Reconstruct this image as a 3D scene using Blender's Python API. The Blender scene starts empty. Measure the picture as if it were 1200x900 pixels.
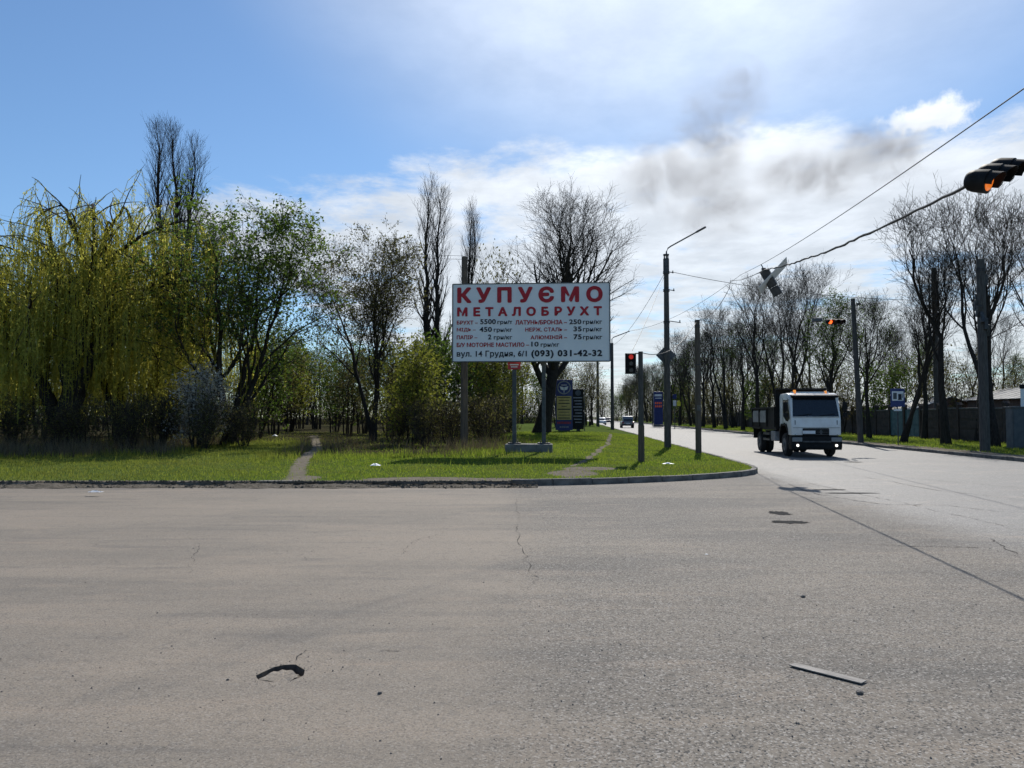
import bpy, bmesh, math, random
import numpy as np
from mathutils import Vector, Matrix

scene = bpy.context.scene
COL = scene.collection
R = math.radians

# ------------------------------------------------------------------ camera, sky, sun, exposure
EYE, FPX, PITCH = 1.65, 900.0, math.atan(38 / 900)
cam_d = bpy.data.cameras.new('camera')
cam_d.sensor_width = 36.0
cam_d.lens = 36.0 * FPX / 1200
cam_d.clip_start = 0.05
cam_d.clip_end = 6000
cam = bpy.data.objects.new('camera', cam_d)
COL.objects.link(cam)
cam.location = (0, 0, EYE)
cam.rotation_euler = (math.pi / 2 + PITCH, 0, 0)
scene.camera = cam

SUN_EL, SUN_AZ = R(46), R(14)
SUN = Vector((math.sin(SUN_AZ) * math.cos(SUN_EL), math.cos(SUN_AZ) * math.cos(SUN_EL), math.sin(SUN_EL)))
sun_d = bpy.data.lights.new('sun', 'SUN')
sun_d.energy = 3.6
sun_d.angle = R(0.5)
sun_d.color = (1.0, 0.95, 0.87)
sun = bpy.data.objects.new('sun', sun_d)
COL.objects.link(sun)
sun.rotation_euler = SUN.to_track_quat('Z', 'Y').to_euler()

scene.view_settings.view_transform = 'Standard'
scene.view_settings.look = 'None'
scene.view_settings.gamma = 1
scene.view_settings.exposure = 0.28
scene.view_settings.use_curve_mapping = False
scene.cycles.use_denoising = True
scene.cycles.max_bounces = 5
scene.cycles.diffuse_bounces = 3
scene.cycles.glossy_bounces = 2
scene.cycles.transparent_max_bounces = 4
scene.cycles.caustics_reflective = False
scene.cycles.caustics_refractive = False
scene.cycles.use_adaptive_sampling = True
scene.cycles.adaptive_threshold = 0.02
scene.cycles.volume_bounces = 0
scene.cycles.volume_max_steps = 128
scene.cycles.volume_step_rate = 1.0


class NT:
    """small node-tree helper"""
    def __init__(s, tree):
        s.t = tree
        s.t.nodes.clear()

    def n(s, kind, **kw):
        nd = s.t.nodes.new(kind)
        for k, v in kw.items():
            setattr(nd, k, v)
        return nd

    def put(s, sock, v):
        if isinstance(v, bpy.types.NodeSocket):
            s.t.links.new(v, sock)
        elif v is not None:
            if hasattr(sock.default_value, '__len__') and not hasattr(v, '__len__'):
                v = (v, v, v, 1)[:len(sock.default_value)]
            elif hasattr(v, '__len__') and hasattr(sock.default_value, '__len__') and len(v) == 3 and len(sock.default_value) == 4:
                v = (*v, 1)
            sock.default_value = v

    def math(s, op, a, b=None, c=None, clamp=False):
        nd = s.n('ShaderNodeMath', operation=op, use_clamp=clamp)
        for i, v in enumerate((a, b, c)):
            if v is not None:
                s.put(nd.inputs[i], v)
        return nd.outputs[0]

    def vmath(s, op, a, b=None, out=0):
        nd = s.n('ShaderNodeVectorMath', operation=op)
        s.put(nd.inputs[0], a)
        if b is not None:
            s.put(nd.inputs[1], b)
        return nd.outputs[out]

    def step(s, v, lo, hi, a=0.0, b=1.0):
        nd = s.n('ShaderNodeMapRange', interpolation_type='SMOOTHSTEP')
        s.put(nd.inputs[0], v)
        for i, q in zip((1, 2, 3, 4), (lo, hi, a, b)):
            s.put(nd.inputs[i], q)
        return nd.outputs[0]

    def noise(s, vec, scale, detail=4, rough=0.55, dist=0.0):
        nd = s.n('ShaderNodeTexNoise')
        if vec is not None:
            s.put(nd.inputs['Vector'], vec)
        nd.inputs['Scale'].default_value = scale
        nd.inputs['Detail'].default_value = detail
        nd.inputs['Roughness'].default_value = rough
        nd.inputs['Distortion'].default_value = dist
        return nd.outputs[0]

    def scale(s, vec, v):
        return s.vmath('MULTIPLY', vec, v)

    def mix(s, f, a, b, mode='MIX'):
        nd = s.n('ShaderNodeMix', data_type='RGBA', blend_type=mode)
        s.put(nd.inputs[0], f)
        s.put(nd.inputs[6], a)
        s.put(nd.inputs[7], b)
        return nd.outputs[2]

    def xyz(s, v):
        nd = s.n('ShaderNodeSeparateXYZ')
        s.put(nd.inputs[0], v)
        return nd.outputs

    def join(s, x, y, z):
        nd = s.n('ShaderNodeCombineXYZ')
        for i, v in enumerate((x, y, z)):
            s.put(nd.inputs[i], v)
        return nd.outputs[0]


world = bpy.data.worlds.new('World')
scene.world = world
world.use_nodes = True
w = NT(world.node_tree)
sky = w.n('ShaderNodeTexSky', sky_type='NISHITA', sun_disc=False, sun_elevation=SUN_EL, sun_rotation=SUN_AZ)
sky.air_density = 1.0
sky.dust_density = 0.3
sky.ozone_density = 4.0
d = w.n('ShaderNodeTexCoord').outputs['Generated']
dx, dy, dz = w.xyz(d)
dzc = w.math('ADD', w.math('MAXIMUM', dz, 0.0), 0.03)
px_ = w.math('DIVIDE', dx, dzc)
py_ = w.math('DIVIDE', dy, dzc)
plane = w.join(px_, py_, 0.0)
# a sheet of high cloud whose near edge stands in front of us, thinning to the left
broad = w.noise(plane, 0.33, 3, 0.5)
fine = w.noise(w.scale(plane, (1.0, 0.8, 1.0)), 1.9, 11, 0.66, 0.15)
edge = w.math('ADD', w.math('MULTIPLY', py_, 1.0), w.math('MULTIPLY', px_, 0.28))
reach = w.step(edge, 1.95, 3.05)
lateral = w.step(px_, -2.5, -1.1)
cov = w.math('MULTIPLY', reach, lateral)
dens = w.math('ADD', w.math('ADD', w.math('MULTIPLY', fine, 0.9), w.math('MULTIPLY', broad, 0.85)), w.math('MULTIPLY', cov, 0.64))
cloud = w.step(dens, 1.25, 1.50)
# thin veil around the sun
sd = w.vmath('DOT_PRODUCT', d, tuple(SUN), out=1)
veiln = w.noise(w.scale(plane, (1.0, 0.7, 1.0)), 0.9, 6, 0.6, 0.6)
veil = w.math('MULTIPLY', w.step(sd, 0.82, 0.985), w.step(veiln, 0.15, 0.8, 0.62, 1.0))
glow = w.math('POWER', w.math('MAXIMUM', sd, 0.0), 9.0)
cl_lum = w.math('ADD', 6.6, w.math('MULTIPLY', glow, 8.5))
shade = w.noise(w.scale(plane, (1.0, 0.8, 1.0)), 2.6, 8, 0.62)
cl_lum = w.math('MULTIPLY', cl_lum, w.step(shade, 0.28, 0.72, 0.80, 1.08))
cl_col = w.vmath('SCALE', (0.93, 0.965, 1.0))
cl_col.node.inputs['Scale'].default_value = 1
w.put(cl_col.node.inputs['Scale'], cl_lum)
tinted = w.mix(1.0, sky.outputs[0], (0.80, 0.93, 1.0), 'MULTIPLY')
c1 = w.mix(w.math('MULTIPLY', veil, 0.70), tinted, cl_col)
c2 = w.mix(w.math('MULTIPLY', cloud, 0.85), c1, cl_col)
# one small bright cumulus to the right of the smoke
cu_dir = Vector(((1100 - 600) / 900, 1.0, (488 - 133) / 900)).normalized()
cu_o = w.vmath('SUBTRACT', d, tuple(cu_dir))
cu_n = w.noise(d, 26.0, 7, 0.62)
cu_r = w.vmath('LENGTH', w.scale(cu_o, (1.0, 1.0, 2.3)), out=1)
cu = w.step(w.math('ADD', w.math('MULTIPLY', cu_r, -22.0), w.math('MULTIPLY', cu_n, 2.2)), -0.02, 0.55)
c2 = w.mix(w.math('MULTIPLY', cu, 0.9), c2, cl_col)
bg = w.n('ShaderNodeBackground')
bg.inputs['Strength'].default_value = 0.10
w.put(bg.inputs[0], c2)
w.t.links.new(bg.outputs[0], w.n('ShaderNodeOutputWorld').inputs[0])


# ------------------------------------------------------------------ helpers
def at(px, py, Y):
    """the point that stands Y metres ahead in the direction of photo pixel px, py"""
    cx, cz = (px - 600) / FPX, (450 - py) / FPX
    c, s_ = math.cos(PITCH), math.sin(PITCH)
    v = Vector((cx, c - cz * s_, s_ + cz * c))
    v *= Y / v.y
    return Vector((v.x, v.y, v.z + EYE))


def on_ground(px, py, z=0.0):
    v = at(px, py, 1.0) - Vector((0, 0, EYE))
    t = (z - EYE) / v.z
    return Vector((v.x * t, v.y * t, z))


def tag(o, label=None, cat=None, group=None, kind=None):
    if label: o['label'] = label
    if cat: o['category'] = cat
    if group: o['group'] = group
    if kind: o['kind'] = kind
    return o


def empty(name, loc=(0, 0, 0), rz=0.0, label=None, cat=None, group=None):
    o = bpy.data.objects.new(name, None)
    o.empty_display_size = 0.2
    COL.objects.link(o)
    o.location = loc
    o.rotation_euler = (0, 0, rz)
    return tag(o, label, cat, group)


def link(name, mesh, parent=None, mats=()):
    o = bpy.data.objects.new(name, mesh)
    COL.objects.link(o)
    for m in (mats if isinstance(mats, (list, tuple)) else [mats]):
        mesh.materials.append(m)
    if parent is not None:
        o.parent = parent
    return o


def copy_tree(o, parent=None):
    c = o.copy()
    COL.objects.link(c)
    if parent is not None:
        c.parent = parent
    for ch in list(o.children):
        copy_tree(ch, c)
    return c


def np_mesh(name, V, F, smooth=False, midx=None):
    V = np.asarray(V, dtype=np.float32)
    F = np.asarray(F, dtype=np.int32)
    me = bpy.data.meshes.new(name)
    k = F.shape[1]
    me.vertices.add(len(V))
    me.vertices.foreach_set('co', V.ravel())
    me.loops.add(F.size)
    me.loops.foreach_set('vertex_index', F.ravel())
    me.polygons.add(len(F))
    me.polygons.foreach_set('loop_start', np.arange(0, F.size, k, dtype=np.int32))
    if midx is not None:
        me.polygons.foreach_set('material_index', np.asarray(midx, dtype=np.int32))
    me.polygons.foreach_set('use_smooth', np.full(len(F), smooth, dtype=bool))
    me.update(calc_edges=True)
    return me


class MB:
    """collects shapes and links them as ONE mesh object"""
    def __init__(s):
        s.b = bmesh.new()

    def box(s, c, size, rot=None, bev=0.0):
        r = bmesh.ops.create_cube(s.b, size=1.0)
        M = Matrix.Translation(c) @ (rot.to_4x4() if rot is not None else Matrix.Identity(4)) @ Matrix.Diagonal((*size, 1))
        bmesh.ops.transform(s.b, matrix=M, verts=r['verts'])
        if bev:
            es = {e for v in r['verts'] for e in v.link_edges}
            bmesh.ops.bevel(s.b, geom=list(es), offset=bev, segments=2, affect='EDGES', profile=0.6)
        return s

    def cyl(s, p0, p1, r0, r1=None, n=12, caps=True):
        p0, p1 = Vector(p0), Vector(p1)
        r1 = r0 if r1 is None else r1
        a = (p1 - p0)
        q = a.to_track_quat('Z', 'Y').to_matrix().to_4x4()
        r = bmesh.ops.create_cone(s.b, cap_ends=caps, segments=n, radius1=r0, radius2=r1, depth=a.length)
        bmesh.ops.transform(s.b, matrix=Matrix.Translation((p0 + p1) / 2) @ q, verts=r['verts'])
        return s

    def tube(s, pts, rad, n=6):
        pts = [Vector(p) for p in pts]
        rings = []
        for i, p in enumerate(pts):
            t = (pts[min(i + 1, len(pts) - 1)] - pts[max(i - 1, 0)]).normalized()
            u = t.cross(Vector((0, 0, 1)) if abs(t.z) < 0.95 else Vector((1, 0, 0))).normalized()
            v = t.cross(u)
            r = rad[i] if hasattr(rad, '__len__') else rad
            rings.append([s.b.verts.new(p + (u * math.cos(k * 6.28318 / n) + v * math.sin(k * 6.28318 / n)) * r) for k in range(n)])
        for a, b in zip(rings, rings[1:]):
            for k in range(n):
                s.b.faces.new((a[k], a[(k + 1) % n], b[(k + 1) % n], b[k]))
        s.b.faces.new(rings[0][::-1])
        s.b.faces.new(rings[-1])
        return s

    def prism(s, prof, axis, a, b, bev=0.0):
        """closed 2-D profile pulled from a to b along axis (0 x, 1 y, 2 z)"""
        def P(q, h):
            if axis == 0: return (h, q[0], q[1])
            if axis == 1: return (q[0], h, q[1])
            return (q[0], q[1], h)
        va = [s.b.verts.new(P(q, a)) for q in prof]
        vb = [s.b.verts.new(P(q, b)) for q in prof]
        fs = [s.b.faces.new(va), s.b.faces.new(vb[::-1])]
        n = len(prof)
        for i in range(n):
            fs.append(s.b.faces.new((va[i], vb[i], vb[(i + 1) % n], va[(i + 1) % n])))
        bmesh.ops.recalc_face_normals(s.b, faces=fs)
        if bev:
            es = {e for f in fs for e in f.edges}
            bmesh.ops.bevel(s.b, geom=list(es), offset=bev, segments=2, affect='EDGES', profile=0.6)
        return s

    def face(s, pts):
        s.b.faces.new([s.b.verts.new(p) for p in pts])
        return s

    def build(s, name, m, parent=None, smooth=False):
        me = bpy.data.meshes.new(name)
        s.b.normal_update()
        s.b.to_mesh(me)
        s.b.free()
        o = link(name, me, parent, m)
        if smooth:
            for p in me.polygons:
                p.use_smooth = True
            me.set_sharp_from_angle(angle=R(40))
        return o


def sag(A, B, drop, n=16):
    A, B = Vector(A), Vector(B)
    return [A.lerp(B, i / n) - Vector((0, 0, drop * 4 * (i / n) * (1 - i / n))) for i in range(n + 1)]


# ------------------------------------------------------------------ materials
def mat(name, col, rough=0.7, var=0.18, scale=6.0, metal=0.0, col2=None, bump=0.0, spec=0.5, detail=5, stretch=None, emit=None):
    m = bpy.data.materials.new(name)
    m.use_nodes = True
    t = NT(m.node_tree)
    b = t.n('ShaderNodeBsdfPrincipled')
    co = t.n('ShaderNodeTexCoord').outputs['Object']
    if stretch:
        co = t.scale(co, stretch)
    f = t.noise(co, scale, detail, 0.6)
    c2 = col2 if col2 else tuple(c * (1 - var) for c in col)
    c1 = col if col2 else tuple(min(1, c * (1 + var)) for c in col)
    t.put(b.inputs['Base Color'], t.mix(t.step(f, 0.3, 0.7), c1, c2))
    t.put(b.inputs['Roughness'], t.step(f, 0.2, 0.8, max(0.02, rough - 0.08), min(1, rough + 0.08)))
    b.inputs['Metallic'].default_value = metal
    b.inputs['Specular IOR Level'].default_value = spec
    if bump:
        bp = t.n('ShaderNodeBump')
        bp.inputs['Strength'].default_value = 1.0
        bp.inputs['Distance'].default_value = bump
        t.put(bp.inputs['Height'], t.noise(co, scale * 3, 4, 0.6))
        t.put(b.inputs['Normal'], bp.outputs[0])
    if emit:
        t.put(b.inputs['Emission Color'], emit[0])
        b.inputs['Emission Strength'].default_value = emit[1]
    t.t.links.new(b.outputs[0], t.n('ShaderNodeOutputMaterial').inputs[0])
    return m


def leaf_mat(name, c1, c2, trans=0.45, rough=0.55, tmul=1.5, patch=None):
    m = bpy.data.materials.new(name)
    m.use_nodes = True
    t = NT(m.node_tree)
    r = t.n('ShaderNodeNewGeometry').outputs['Random Per Island']
    c = t.mix(r, c1, c2)
    if patch:
        co = t.n('ShaderNodeTexCoord').outputs['Object']
        c = t.mix(t.math('MULTIPLY', t.step(t.noise(co, 0.55, 6, 0.65, 0.4), 0.46, 0.68), 0.5), c, patch)
        c = t.mix(t.math('MULTIPLY', t.step(t.xyz(co)[0], -4.5, -10.0), 0.42), c, patch)
        c = t.mix(t.math('MULTIPLY', t.step(t.noise(co, 2.4, 4, 0.6), 0.52, 0.70), 0.6), c, tuple(q * 0.55 for q in c1))
    b = t.n('ShaderNodeBsdfPrincipled')
    t.put(b.inputs['Base Color'], c)
    b.inputs['Roughness'].default_value = rough
    b.inputs['Specular IOR Level'].default_value = 0.12
    tr = t.n('ShaderNodeBsdfTranslucent')
    t.put(tr.inputs[0], t.mix(1.0, c, (tmul, tmul, tmul * 0.75), 'MULTIPLY'))
    mx = t.n('ShaderNodeMixShader')
    mx.inputs[0].default_value = trans
    t.t.links.new(b.outputs[0], mx.inputs[1])
    t.t.links.new(tr.outputs[0], mx.inputs[2])
    t.t.links.new(mx.outputs[0], t.n('ShaderNodeOutputMaterial').inputs[0])
    return m


def asphalt_mat():
    m = bpy.data.materials.new('asphalt')
    m.use_nodes = True
    t = NT(m.node_tree)
    co = t.n('ShaderNodeTexCoord').outputs['Object']
    x, y, z = t.xyz(co)
    wob = t.noise(co, 1.6, 4, 0.6)
    big = t.noise(t.scale(co, (0.16, 0.55, 1)), 1.0, 6, 0.6, 0.4)
    streak = t.noise(t.scale(co, (0.35, 3.0, 1)), 1.0, 5, 0.65, 0.3)
    mid = t.noise(co, 7.0, 5, 0.65)
    agg = t.noise(co, 75.0, 3, 0.7)
    vor = t.n('ShaderNodeTexVoronoi', feature='F1')
    t.put(vor.inputs['Vector'], co)
    vor.inputs['Scale'].default_value = 85.0
    grain = vor.outputs['Color']
    gx = t.xyz(grain)[0]
    # the two laid surfaces meet along an uneven joint; the through road lies right of its edge line
    seam = t.math('ADD', x, t.math('MULTIPLY', t.math('SUBTRACT', wob, 0.5), 0.5))
    right = t.step(t.math('ADD', seam, t.math('MULTIPLY', t.math('SUBTRACT', big, 0.5), 1.6)), -0.5, 0.75)
    main = t.step(t.math('ADD', t.math('SUBTRACT', x, t.math('MULTIPLY', y, 0.076)), t.math('MULTIPLY', t.math('SUBTRACT', wob, 0.5), 1.2)), 4.6, 6.4)
    main = t.math('MULTIPLY', main, t.step(y, 6, 13))
    left_c = t.mix(t.step(big, 0.35, 0.68), (0.285, 0.240, 0.190), (0.212, 0.184, 0.150))
    right_c = t.mix(t.step(big, 0.35, 0.68), (0.245, 0.210, 0.168), (0.128, 0.116, 0.101))
    c = t.mix(right, left_c, right_c)
    c = t.mix(main, c, t.mix(t.step(streak, 0.35, 0.65), (0.150, 0.145, 0.138), (0.105, 0.103, 0.100)))
    c = t.mix(t.math('MULTIPLY', t.step(streak, 0.52, 0.74), 0.62), c, (0.31, 0.248, 0.19))
    c = t.mix(t.math('MULTIPLY', t.step(streak, 0.48, 0.27), 0.48), c, (0.115, 0.106, 0.098))
    c = t.mix(t.math('MULTIPLY', t.step(mid, 0.54, 0.72), 0.38), c, (0.12, 0.115, 0.11))
    rad_ = t.math('SQRT', t.math('ADD', t.math('POWER', t.math('ADD', x, -34.0), 2.0), t.math('POWER', t.math('ADD', y, 14.0), 2.0)))
    arc = t.noise(t.join(t.math('MULTIPLY', rad_, 0.85), 0.0, 0.0), 1.0, 3, 0.6)
    c = t.mix(t.math('MULTIPLY', t.step(arc, 0.53, 0.66), t.math('MULTIPLY', 0.46, t.step(big, 0.3, 0.6))), c, (0.125, 0.116, 0.105))
    dust = t.noise(t.scale(co, (0.55, 1.3, 1)), 0.9, 7, 0.68, 0.8)
    c = t.mix(t.math('MULTIPLY', t.step(dust, 0.50, 0.72), 0.55), c, (0.335, 0.272, 0.208))
    spot = t.noise(co, 2.3, 6, 0.7, 0.5)
    c = t.mix(t.math('MULTIPLY', t.step(spot, 0.60, 0.74), 0.45), c, (0.10, 0.094, 0.087))
    # aggregate: light stones and dark pits
    amt = t.math('ADD', 0.30, t.math('MULTIPLY', right, 0.50))
    c = t.mix(t.math('MULTIPLY', t.step(gx, 0.70, 0.98), amt), c, (0.40, 0.375, 0.34))
    c = t.mix(t.math('MULTIPLY', t.step(gx, 0.28, 0.02), t.math('MULTIPLY', amt, 1.25)), c, (0.05, 0.048, 0.046))
    c = t.mix(t.math('MULTIPLY', t.step(agg, 0.60, 0.40), 0.36), c, (0.09, 0.086, 0.08))
    b = t.n('ShaderNodeBsdfPrincipled')
    t.put(b.inputs['Base Color'], c)
    t.put(b.inputs['Roughness'], t.math('ADD', t.math('SUBTRACT', 0.74, t.math('MULTIPLY', main, 0.16)), t.math('MULTIPLY', mid, 0.12)))
    t.put(b.inputs['Specular IOR Level'], t.math('ADD', 0.22, t.math('MULTIPLY', main, 0.38)))
    bp = t.n('ShaderNodeBump')
    bp.inputs['Distance'].default_value = 0.004
    bp.inputs['Strength'].default_value = 0.75
    t.put(bp.inputs['Height'], t.math('ADD', t.math('MULTIPLY', gx, t.math('ADD', 0.35, t.math('MULTIPLY', right, 0.5))), t.math('ADD', agg, t.math('MULTIPLY', mid, 1.5))))
    t.put(b.inputs['Normal'], bp.outputs[0])
    t.t.links.new(b.outputs[0], t.n('ShaderNodeOutputMaterial').inputs[0])
    return m


def soil_mat():
    m = bpy.data.materials.new('verge_soil')
    m.use_nodes = True
    t = NT(m.node_tree)
    co = t.n('ShaderNodeTexCoord').outputs['Object']
    n1 = t.noise(co, 0.5, 6, 0.6)
    n2 = t.noise(co, 5.0, 6, 0.65)
    n3 = t.noise(co, 40.0, 3, 0.6)
    dirt = t.n('ShaderNodeAttribute', attribute_name='dirt').outputs['Fac']
    lit = t.n('ShaderNodeAttribute', attribute_name='litter').outputs['Fac']
    g = t.mix(t.step(n1, 0.3, 0.7), (0.085, 0.135, 0.030), (0.125, 0.165, 0.042))
    g = t.mix(t.math('MULTIPLY', t.step(n2, 0.45, 0.7), 0.6), g, (0.075, 0.085, 0.03))
    lc = t.mix(t.step(n2, 0.35, 0.65), (0.060, 0.050, 0.032), (0.035, 0.034, 0.018))
    g = t.mix(t.math('MULTIPLY', lit, t.step(n1, 0.25, 0.5, 0.6, 1.0)), g, lc)
    dc = t.mix(t.step(n2, 0.3, 0.7), (0.30, 0.265, 0.215), (0.205, 0.178, 0.142))
    dm = t.step(t.math('ADD', dirt, t.math('MULTIPLY', t.math('SUBTRACT', n2, 0.5), 0.9)), 0.35, 0.62)
    c = t.mix(dm, g, dc)
    c = t.mix(t.math('MULTIPLY', n3, 0.4), c, (0.04, 0.04, 0.025))
    b = t.n('ShaderNodeBsdfPrincipled')
    t.put(b.inputs['Base Color'], c)
    b.inputs['Roughness'].default_value = 0.95
    b.inputs['Specular IOR Level'].default_value = 0.0
    bp = t.n('ShaderNodeBump')
    bp.inputs['Distance'].default_value = 0.03
    t.put(bp.inputs['Height'], t.math('ADD', n2, n3))
    t.put(b.inputs['Normal'], bp.outputs[0])
    t.t.links.new(b.outputs[0], t.n('ShaderNodeOutputMaterial').inputs[0])
    return m


M = {}
M['asphalt'] = asphalt_mat()
M['soil'] = soil_mat()
M['field'] = mat('field', (0.09, 0.12, 0.035), 0.95, scale=0.05, col2=(0.11, 0.10, 0.05))
M['kerb'] = mat('kerb_concrete', (0.21, 0.195, 0.175), 0.9, scale=5, col2=(0.10, 0.094, 0.085), bump=0.01)
M['kerbdirt'] = mat('gutter_dirt', (0.17, 0.145, 0.115), 0.95, scale=9, col2=(0.075, 0.066, 0.05), bump=0.02, spec=0.1)
M['crack'] = mat('crack', (0.075, 0.069, 0.063), 0.9, scale=14, spec=0.1)
M['tar_and_shadow'] = mat('tar_and_shadow_patch', (0.045, 0.044, 0.043), 0.95, scale=14, bump=0.004, spec=0.03)  # dark colour for tar patches and for one painted shadow streak
M['bark'] = mat('bark', (0.050, 0.043, 0.036), 0.95, scale=5, col2=(0.026, 0.022, 0.019), stretch=(3, 3, 0.6), bump=0.02, spec=0.1)
M['bark_pale'] = mat('bark_pale', (0.14, 0.125, 0.105), 0.95, scale=5, col2=(0.07, 0.062, 0.052), stretch=(3, 3, 0.6), bump=0.02, spec=0.1)
M['twig'] = mat('twig', (0.066, 0.055, 0.045), 0.95, scale=2, col2=(0.044, 0.037, 0.030), spec=0.1)
M['twig_warm'] = mat('twig_warm', (0.085, 0.067, 0.050), 0.95, scale=2, col2=(0.055, 0.044, 0.034), spec=0.1)
M['leaf'] = leaf_mat('spring_leaf', (0.060, 0.105, 0.020), (0.105, 0.155, 0.032), 0.4)
M['leaf_dark'] = leaf_mat('dense_leaf', (0.070, 0.118, 0.024), (0.115, 0.165, 0.038), 0.5)
M['leaf_yellow'] = leaf_mat('yellow_green_leaf', (0.15, 0.17, 0.028), (0.22, 0.225, 0.045), 0.45)
M['leaf_olive'] = leaf_mat('olive_bud', (0.085, 0.085, 0.03), (0.13, 0.12, 0.045), 0.4)
M['willow'] = leaf_mat('willow_leaf', (0.27, 0.27, 0.058), (0.38, 0.355, 0.10), 0.62, tmul=1.85)
M['blossom'] = leaf_mat('white_blossom', (0.42, 0.40, 0.38), (0.58, 0.56, 0.53), 0.4, tmul=1.0)
M['grass'] = leaf_mat('grass_blade', (0.095, 0.160, 0.018), (0.225, 0.265, 0.045), 0.58, patch=(0.15, 0.135, 0.048))
M['straw'] = leaf_mat('dry_straw', (0.10, 0.078, 0.050), (0.19, 0.155, 0.10), 0.3, tmul=1.1)
M['yellow_flower'] = leaf_mat('dandelion', (0.65, 0.50, 0.02), (0.75, 0.60, 0.03), 0.3, tmul=1.0)
M['concrete'] = mat('pole_concrete', (0.095, 0.088, 0.08), 0.95, scale=4, col2=(0.055, 0.051, 0.047), stretch=(4, 4, 0.7), bump=0.006)
M['wood'] = mat('pole_wood', (0.125, 0.098, 0.072), 0.9, scale=4, col2=(0.068, 0.054, 0.042), stretch=(9, 9, 0.5), bump=0.008)
M['plinth'] = mat('plinth_concrete', (0.19, 0.183, 0.17), 0.9, scale=4, col2=(0.12, 0.115, 0.105), bump=0.008)
M['steel'] = mat('galvanised_steel', (0.075, 0.078, 0.08), 0.6, scale=5, metal=0.3, var=0.25)
M['darksteel'] = mat('dark_steel', (0.06, 0.06, 0.062), 0.55, scale=8, var=0.3, metal=0.4)
M['cable'] = mat('cable_black', (0.025, 0.025, 0.026), 0.6, var=0.3)
M['board'] = mat('billboard_vinyl', (0.80, 0.80, 0.81), 0.55, scale=1.2, col2=(0.74, 0.745, 0.76), spec=0.3)
M['red_ink'] = mat('red_ink', (0.42, 0.018, 0.030), 0.55, var=0.12, spec=0.3)
M['dark_ink'] = mat('dark_ink', (0.020, 0.022, 0.032), 0.55, var=0.2, spec=0.3)
M['black'] = mat('black_plastic', (0.010, 0.010, 0.0105), 0.6, var=0.3, spec=0.18)
M['truckwhite'] = mat('truck_white', (0.82, 0.82, 0.81), 0.35, scale=2.2, col2=(0.70, 0.68, 0.65))
M['truckblack'] = mat('truck_bed_dark', (0.012, 0.012, 0.012), 0.7, scale=4, col2=(0.022, 0.02, 0.018), spec=0.2)
M['truckgrey'] = mat('bed_panel_grey', (0.30, 0.31, 0.32), 0.5, scale=5, col2=(0.19, 0.19, 0.195))
M['glass'] = mat('dark_glass', (0.014, 0.018, 0.024), 0.08, var=0.2, spec=0.6)
M['rubber'] = mat('tyre_rubber', (0.022, 0.021, 0.02), 0.9, var=0.3)
M['rim'] = mat('wheel_rim', (0.11, 0.11, 0.11), 0.6, var=0.3)
M['lampglass'] = mat('headlamp_glass', (0.20, 0.21, 0.22), 0.15, var=0.1)
M['fog_lit'] = mat('lit_white_lamp', (0.9, 0.9, 0.85), 0.3, emit=((1, 0.95, 0.85), 2))
M['amber_lit'] = mat('lit_amber', (0.8, 0.25, 0.03), 0.4, emit=((1.0, 0.20, 0.02), 0.5))
M['amber_lens'] = mat('amber_lens', (0.55, 0.20, 0.03), 0.35)
M['beacon'] = mat('beacon_amber', (0.75, 0.26, 0.03), 0.3, emit=((1.0, 0.35, 0.05), 0.6))
M['red_lit'] = mat('lit_red', (0.6, 0.03, 0.02), 0.4, emit=((1.0, 0.035, 0.015), 0.22))
M['orange_red_lit'] = mat('lit_orange_red', (0.7, 0.08, 0.02), 0.4, emit=((1.0, 0.12, 0.02), 2.0))
M['lens_off'] = mat('dark_lens', (0.025, 0.012, 0.010), 0.25)
M['plate'] = mat('sign_white', (0.74, 0.75, 0.76), 0.4, scale=3, var=0.06)
M['signblue'] = mat('sign_blue', (0.014, 0.030, 0.145), 0.45, scale=3, var=0.15)
M['signnavy'] = mat('sign_navy', (0.022, 0.035, 0.16), 0.45, scale=3, var=0.15)
M['signyellow'] = mat('sign_ochre', (0.52, 0.40, 0.13), 0.5, scale=3, var=0.12)
M['signbrightyellow'] = mat('sign_yellow', (0.78, 0.68, 0.06), 0.5, scale=3, var=0.1)
M['signred'] = mat('sign_red', (0.45, 0.025, 0.03), 0.5, scale=3, var=0.15)
M['signback'] = mat('sign_back', (0.10, 0.10, 0.105), 0.6, scale=5, var=0.2, metal=0.3)
M['fence'] = mat('fence_concrete', (0.075, 0.052, 0.040), 0.95, scale=2.5, col2=(0.045, 0.034, 0.028), bump=0.01)
M['fencecap'] = mat('fence_cap', (0.17, 0.155, 0.14), 0.9, scale=3, col2=(0.1, 0.095, 0.085))
M['teal'] = mat('teal_sheet', (0.06, 0.135, 0.145), 0.6, scale=3, col2=(0.04, 0.09, 0.10))
M['shedwall'] = mat('shed_brick', (0.20, 0.125, 0.095), 0.9, scale=3, col2=(0.135, 0.09, 0.072))
M['roof'] = mat('shed_roof', (0.30, 0.295, 0.285), 0.8, scale=2, col2=(0.20, 0.195, 0.185))
M['roofpale'] = mat('pale_roof', (0.62, 0.61, 0.59), 0.7, scale=2, col2=(0.48, 0.47, 0.455))
M['cabinet'] = mat('cabinet_grey', (0.10, 0.11, 0.12), 0.7, scale=3, col2=(0.07, 0.08, 0.088))
M['litterwhite'] = mat('white_plastic', (0.72, 0.73, 0.74), 0.5, var=0.1)
M['plank'] = mat('weathered_strip', (0.30, 0.28, 0.255), 0.75, scale=5, col2=(0.19, 0.175, 0.16), stretch=(2, 14, 4), bump=0.003)
M['stone'] = mat('stone', (0.16, 0.145, 0.13), 0.9, var=0.3, scale=20)
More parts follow.
